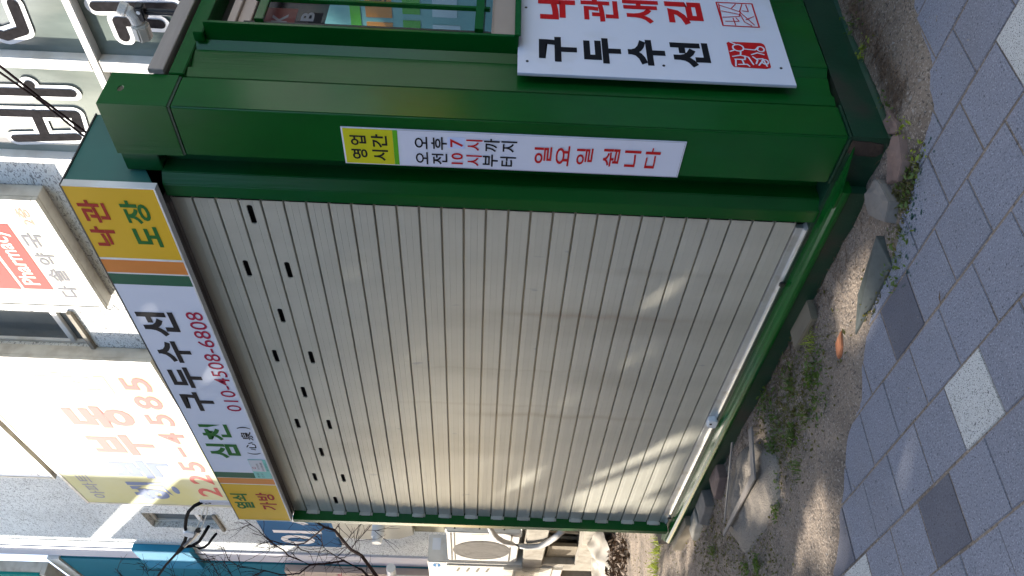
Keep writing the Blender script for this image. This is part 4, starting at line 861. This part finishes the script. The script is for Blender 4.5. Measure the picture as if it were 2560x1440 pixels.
for k in range(90):
    c = q.choice(((-.02, -.27), (-.06, -.33), (-.1, -.30), (.20, .02), (.22, .12), (.16, -.2), (-.2, -.42), (.26, .22), (-.14, -.36)))
    x, y = c[0] + q.gauss(0, .035), c[1] + q.gauss(0, .03)
    if sdist(x, y) > -.012: continue
    s = abs(q.gauss(.003, .0022)) + .0012; n_ = 7; g.add([Vector((x + s * q.uniform(.7, 1.3) * math.cos(6.283 * i / n_), y + s * q.uniform(.7, 1.2) * math.sin(6.283 * i / n_), .0022)) for i in range(n_)], [tuple(range(n_))])
setp(obj('paint_drop', g, mat('spilt_green_paint', (.012, .05, .04), .5), recalc=False), kind='stuff')

# ------------------------------------------------------------------ stones and scrap at the foot of the kiosk
def rock(name, poly, zt, zb, material, label, cat, group=None, seed=0, bev=.01):
    q = random.Random(seed); g = G(); c = (sum(p[0] for p in poly) / len(poly), sum(p[1] for p in poly) / len(poly)); ring_ = []
    for i, (x, y) in enumerate(poly):
        nx_, ny_ = poly[(i + 1) % len(poly)]; ring_ += [(x, y), ((x + nx_) / 2 + q.uniform(-.006, .006), (y + ny_) / 2 + q.uniform(-.006, .006))]
    n_ = len(ring_); z0 = soil(*c)
    g.v = [Vector((x, y, z0 - .02)) for x, y in ring_] + [Vector((c[0] + (x - c[0]) * .93, c[1] + (y - c[1]) * .93, z0 + zt + q.uniform(-.003, .003))) for x, y in ring_] + [Vector((c[0] + (x - c[0]) * .5, c[1] + (y - c[1]) * .5, z0 + zt + q.uniform(.0, .005))) for x, y in ring_]
    g.f = [(i, (i + 1) % n_, n_ + (i + 1) % n_, n_ + i) for i in range(n_)] + [(n_ + i, n_ + (i + 1) % n_, 2 * n_ + (i + 1) % n_, 2 * n_ + i) for i in range(n_)] + [tuple(range(2 * n_, 3 * n_))]
    return single(name, g, material, label, cat, group, bevel=.003)
rock('stone', [(.055, .10), (.075, .0), (.05, -.03), (.0, .02), (.005, .09)], .014, 0, STONE_R, 'thin reddish stone under the kiosk corner flange', 'stone', seed=1)
rock('stone', [(.07, -.05), (.03, -.16), (-.03, -.19), (-.10, -.13), (-.03, -.03), (.03, -.01)], .022, 0, STONE_R, 'flat reddish stone slab in front of the kiosk corner', 'stone', seed=2)
rock('stone', [(-.10, -.12), (-.09, -.22), (-.16, -.26), (-.245, -.14), (-.22, -.05), (-.13, -.06)], .032, 0, STONE_G, 'rounded grey stone beside the reddish slab', 'stone', seed=3)
rock('stone', [(-2.44, -.02), (-2.42, -.13), (-2.60, -.19), (-2.66, -.03)], .045, 0, STONE_R, 'cracked pinkish stone under the left part of the sill', 'stone', seed=4)
rock('stone', [(-2.78, -.03), (-2.75, -.16), (-2.95, -.20), (-3.0, -.05)], .05, 0, STONE_G, 'dull grey stone left of the pinkish one', 'stone', seed=5)
rock('stone', [(-3.05, -.03), (-3.02, -.15), (-3.2, -.2), (-3.28, -.06)], .04, 0, CONC, 'small concrete lump beside the timber block', 'stone', seed=6)
rock('brick_chip', [(-.70, -.315), (-.73, -.38), (-.80, -.40), (-.78, -.33)], .012, 0, BRICKM, 'orange brick chip lying on the bare soil', 'brick', seed=7)
single('plastic_board', G().add([place(-.24, -.24) + Vector((0, 0, .03)), place(-.27, -.36) + Vector((0, 0, .006)), place(-.62, -.405) + Vector((0, 0, .006)), place(-.50, -.30) + Vector((0, 0, .014)), place(-.24, -.24), place(-.27, -.36) - Vector((0, 0, .01)), place(-.62, -.405) - Vector((0, 0, .01)), place(-.50, -.30) - Vector((0, 0, .01))],
        [(0, 1, 2, 3), (4, 7, 6, 5), (0, 4, 5, 1), (1, 5, 6, 2), (2, 6, 7, 3), (3, 7, 4, 0)]), GREYPLASTIC, 'dark grey green board half buried by the paving edge', 'board', bevel=.002)
single('timber_prop', G().box((-1.12, -.135, .0), (-.88, -.03, .035)), WOOD, 'weathered timber block under the middle of the sill', 'timber', bevel=.004)
single('timber_block', G().box((-3.62, -.10, -.01), (-3.18, .0, .085)), WOOD, 'pale sawn timber block under the left end of the sill', 'timber', bevel=.004)
single('rusty_plate', G().prism([(-3.55, .02), (-4.02, .10), (-4.04, .3), (-3.5, .3)], lambda p, q_, t_: (p, q_, t_), .0, .09), RUST, 'rusty brown metal trough poking out past the left end', 'scrap metal', bevel=.006)
mound = [(-1.58, -.44), (-1.80, -.22), (-2.06, -.12), (-2.40, -.17), (-2.52, -.42), (-2.33, -.62), (-2.0, -.64), (-1.72, -.60)]
q = random.Random(5); g = G(); c = (-2.03, -.38); NR = 10; m2 = []
for i, (x, y) in enumerate(mound):
    for k in range(4): b = mound[(i + 1) % len(mound)]; m2.append((x + (b[0] - x) * k / 4 + q.uniform(-.015, .015), y + (b[1] - y) * k / 4 + q.uniform(-.015, .015)))
for r in range(NR + 1):
    for (x, y) in m2:
        s = 1 - r / NR * .97; px_, py_ = c[0] + (x - c[0]) * s, c[1] + (y - c[1]) * s; g.v.append(Vector((px_, py_, soil(px_, py_) - .02 + .075 * (1 - s) ** .28 * (1 if r else 0) + .016 * mn.noise((px_ * 14, py_ * 14, 1)) + .009 * mn.noise((px_ * 41, py_ * 41, 1)) * (1 if r else 0))))
n_ = len(m2); g.f = [(r * n_ + i, r * n_ + (i + 1) % n_, (r + 1) * n_ + (i + 1) % n_, (r + 1) * n_ + i) for r in range(NR) for i in range(n_)] + [tuple(range(NR * n_, (NR + 1) * n_))]
CONC_M = mat('mortar', (.185, .155, .122), .95, var=.2, vscale=8, bump=.7, bscale=120); speckle(CONC_M, 190, .6, .66, (.06, .05, .045), .7)
single('concrete_mound', g, CONC_M, 'rough lump of hardened concrete in front of the left sill', 'concrete', smooth=True)
zt = .068
g = G().prism([(-1.70, -.20), (-1.79, -.44), (-2.43, -.475), (-2.43, -.452), (-1.835, -.40), (-1.755, -.19)], lambda p, q_, t_: (p, q_, t_), zt + .004, zt + .012)
g.prism([(-1.755, -.19), (-1.70, -.20), (-1.699, -.203), (-1.754, -.193)], lambda p, q_, t_: (p, q_, t_), .03, zt + .003)
single('steel_strip', g, STEEL, 'bent flat steel strip lying on the concrete lump', 'scrap metal', bevel=.001)
single('steel_angle', G().prism([(-2.05, -.10), (-2.075, -.095), (-2.42, -.40), (-2.40, -.405)], lambda p, q_, t_: (p, q_, t_), zt - .002, zt + .004), STEEL, 'narrow steel angle lying behind the bent strip', 'scrap metal')
g = G()
for k in range(14): a = R(k * 12 - 60); g.v.append(Vector((-.02, 0, 0)))
lf = G().add([place(-.30, -.93) * 0 + Vector((-.075, -.62, .004)), Vector((-.083, -.645, .007)), Vector((-.10, -.665, .004)), Vector((-.086, -.640, .010))], [(0, 1, 3), (1, 2, 3)])
single('dry_leaf', lf, LITTER, 'small curled brown leaf on a blue grey paver', 'leaf', recalc=False)

# ------------------------------------------------------------------ street surroundings outside the frame: shade tree, added shade block, shop front
def streak(x0, z0, x1, z1, a, b):      # a band of light that widens from a to b
    return [(x0, z0 + a), (x1, z1 + b), (x1, z1 - b), (x0, z0 - a)]
SH = [streak(-3.32, 1.42, -2.72, 1.06, .05, .11), [(-3.36, .98), (-2.91, .83), (-2.66, .66), (-2.48, .54), (-2.40, .36), (-2.46, .20), (-2.83, .2), (-3.36, .22)], [(-2.45, .53), (-2.32, .40), (-2.08, .30), (-2.08, .14), (-2.43, .16)], streak(-3.34, 1.12, -2.9, .93, .05, .06)]
SHF = [streak(-2.15, 1.12, -1.35, .56, .06, .10), streak(-3.15, 2.0, -2.7, 1.64, .05, .12), streak(-2.45, 2.60, -1.75, 2.12, .05, .10), streak(-1.55, 1.05, -.75, .58, .07, .10), streak(-3.3, 1.75, -2.5, 1.28, .04, .08)]
GH = [[(-.38, -.06), (-.26, -.24), (-.55, -.50), (-.72, -.46), (-.80, -.14)], [(-1.54, -.70), (-1.14, -.70), (-1.02, -.86), (-1.31, -1.15), (-1.78, -.96)], [(-1.73, -.06), (-1.55, -.2), (-1.91, -.26), (-2.05, -.13)], [(-3.8, .15), (-2.95, -.06), (-3.0, -.2), (-3.83, -.28), (-4.4, -.02)]]
GHF = [[(-2.28, -.16), (-1.84, -.22), (-1.56, -.41), (-1.59, -.73), (-2.07, -.59)], [(-.70, -.86), (-.50, -.90), (-.50, -1.08), (-.70, -1.08)], [(-.12, -.67), (.08, -.74), (.05, -.88), (-.12, -.82)], [(-4.9, -.1), (-4.0, -.1), (-4.0, .5), (-4.9, .5)], [(-.28, -.55), (-.10, -.60), (-.14, -.72), (-.32, -.66)]]
def inside(p, poly):
    x, y = p; c = False
    for (x1, y1), (x2, y2) in zip(poly, poly[1:] + poly[:1]):
        if (y1 > y) != (y2 > y) and x < (x2 - x1) * (y - y1) / (y2 - y1) + x1: c = not c
    return c
st_ = thing('street_tree', (-9.0, -4.7, -.1), 'leafy street tree outside the picture that dapples the kiosk with shade', 'tree')
obj('trunk', G().tube([(-9.0, -4.7, -.1), (-8.95, -4.7, 1.5), (-9.05, -4.65, 3.2), (-9.0, -4.7, 4.6)], .2, 10, .12), BARK, st_)
g = G()
q = random.Random(12)
for k in range(9): a = 6.283 * k / 9; g.tube([(-9.0, -4.7, 2.6 + .2 * k), (-9 + 1.1 * math.cos(a), -4.7 + 1.1 * math.sin(a), 4.2 + .2 * k), (-9 + 2.5 * math.cos(a), -4.7 + 2.5 * math.sin(a), 5.6 + .2 * k)], .07, 6, .02)
obj('branches', g, BARK, st_)
def gap(p):
    """leaves are sparse where the tree lets the sun through to the shutter and the soil"""
    t = (p.y - .03) / SUN.y
    if t > 0:
        h = p - SUN * t
        if -3.6 < h.x < -.3 and .1 < h.z < 2.7:
            if any(inside((h.x, h.z), pl) for pl in SH): return 1.0
            if any(inside((h.x, h.z), pl) for pl in SHF): return .8
    h = p - SUN * (p.z / SUN.z)
    if any(inside((h.x, h.y), pl) for pl in GH): return .995
    if any(inside((h.x, h.y), pl) for pl in GHF): return .9
    t2 = (p.y - 1.95) / SUN.y          # and over the kiosk roof to the wall right of it
    k = p - SUN * t2
    if .95 < k.x < 4.2 and 1.2 < k.z < 7: return 1.0
    return .0
g = G(); n_l = 0
while n_l < 30000:
    d = Vector((q.uniform(-1, 1), q.uniform(-1, 1), q.uniform(-1, 1)))
    if d.length > 1: continue
    p = Vector((-9.0 + d.x * 3.0, -5.0 + d.y * 4.0, 6.2 + d.z * 4.0))
    n_l += 1
    if q.random() < gap(p): continue
    a = Vector((q.gauss(0, 1), q.gauss(0, 1), q.gauss(0, 1))).normalized(); b = a.cross(Vector((q.gauss(0, 1), q.gauss(0, 1), q.gauss(0, 1)))).normalized(); s = q.uniform(.09, .15)
    g.add([p - a * s, p - b * s * .6, p + a * s, p + b * s * .6], [(0, 1, 2, 3)])
obj('crown', g, CROWN, st_, recalc=False, kind='stuff')
nb = thing('shade_block', tuple(FAC.p(15.6, -.2, 1.5)), 'unseen block added outside the picture with slabs that shade the plastered wall', 'building')
obj('wall', G().fbox(FAC, 15.0, 22, -.4, 15, .06, 2.17), CONC, nb)
obj('shade_slab', G().fbox(FAC, 15.0, 15.05, 6.2, 9.98, 2.44, 4.28), CONC, nb); obj('upper_shade_slab', G().fbox(FAC, 15.0, 15.05, 10.3, 15, 2.44, 4.28), CONC, nb)  # thin slabs added out of view, shaped and spaced to shade the wall
obj('shade_slab_floor', G().fbox(FAC, 15.06, 20, 6.9, 7.1, 2.18, 4.27), CONC, nb)
sf = thing('shop_front', tuple(FAC.p(-3, -.2, .1)), 'teal shop front with coloured panels outside the picture right of the kiosk', 'shop')
obj('shop_panel', G().fbox(FAC, -1.28, -.4, -.2, 2.45, .004, .05), mat('shop_teal', (.22, .42, .44), .5), sf)
obj('awning', G().fbox(FAC, -1.3, -.3, 2.46, 2.52, .01, .06), FRAME_W, sf)
for k, (a, b, c, d, m_, s_) in enumerate(((-1.2, -.9, 2.03, 2.18, ORA, '인'), (-.87, -.5, 2.03, 2.18, ORA, '인'), (-1.2, -.88, 1.87, 1.97, LIME, '현'), (-.84, -.5, 1.87, 1.97, LIME, '고'), (-1.15, -.5, 2.21, 2.27, LIME, ''), (-1.2, -.9, 1.64, 1.80, WHITE_S, '음'), (-.85, -.66, 1.66, 1.80, WHITE_S, ''), (-2.1, -1.45, 1.55, 2.15, YEL, '고'), (-2.1, -1.5, 1.1, 1.45, LIME, '인'))):  # the yellow panel is added for an olive reflection on the kiosk side
    o = obj('notice_panel', rect(FAC, a, b, c, d, .055, .003), m_, sf)
    if s_: text(s_, FAC, a + .1, b - .1, c + .03, d - .03, .057, INK, o, .01, flip=True)

# the street in front, behind the camera
setp(obj('road', G().quad((-120, -4.1, .004), (120, -4.1, .004), (120, -12.5, .004), (-120, -12.5, .004)), mat('asphalt', (.05, .05, .052), .9, var=.2, vscale=3)), kind='structure')
setp(obj('walkway', G().quad((2.12, -4.05, -.001), (60, -4.05, -.001), (60, .5, -.001), (2.12, .5, -.001)).quad((-60, -4.05, -.012), (-5.0, -4.05, -.012), (-5.0, -3.6, -.012), (-60, -3.6, -.012)), PAVE), kind='structure')
q = random.Random(77)
BM_ = [mat('street_wall_grey', (.20, .19, .18), .8, var=.2), mat('street_wall_brown', (.16, .10, .07), .8, var=.2), mat('street_wall_pale', (.30, .28, .24), .8, var=.2)]
for k, (x, wd_, h) in enumerate(((-26, 13, 11), (-12, 12, 10), (1, 12, 8), (16, 12, 7))):
    t = thing('street_building', (x, -21, 0), ('grey four storey block', 'brown five storey block', 'pale low block', 'tall grey block')[k] + ' across the road, outside the picture', 'building')
    obj('wall', G().box((x - wd_ / 2, -26, 0), (x + wd_ / 2, -17, h)), BM_[(k * 2) % 3], t)
    for fl in range(int(h // 3.2)):
        for c in range(4): obj('window', G().box((x - wd_ / 2 + 1 + c * 2.8, -17.0, 1.2 + fl * 3.2), (x - wd_ / 2 + 2.9 + c * 2.8, -16.94, 2.7 + fl * 3.2)), PANE_D, t)
for k, (x, y, h, rd) in enumerate(((-2.5, -13.6, 7.5, 3.0), (4.2, -13.8, 8.2, 3.3), (-9.0, -13.6, 9.0, 3.9), (-16.5, -13.4, 8.5, 3.6))):
    t = thing('roadside_tree', (x, y, 0), ('round crowned tree across the road opposite the kiosk', 'tallest tree across the road outside the picture', 'broad tree across the road to the left', 'tree farthest left across the road')[k], 'tree')
    obj('trunk', G().tube([(x, y, 0), (x + .1, y, 2.2), (x, y + .1, h - rd)], .17, 8, .1), BARK, t)
    g = G()
    for _ in range(2600):
        while True:
            d = Vector((q.uniform(-1, 1), q.uniform(-1, 1), q.uniform(-1, 1)))
            if .3 < d.length < 1: break
        p = Vector((x + d.x * rd, y + d.y * rd, h - rd * .35 + d.z * rd * .95)); a = Vector((q.gauss(0, 1), q.gauss(0, 1), q.gauss(0, 1))).normalized(); b = a.cross(Vector((q.gauss(0, 1), q.gauss(0, 1), q.gauss(0, 1)))).normalized(); s_ = q.uniform(.14, .26)
        g.add([p - a * s_, p - b * s_ * .6, p + a * s_, p + b * s_ * .6], [(0, 1, 2, 3)])
    obj('crown', g, CROWN, t, recalc=False, kind='stuff')
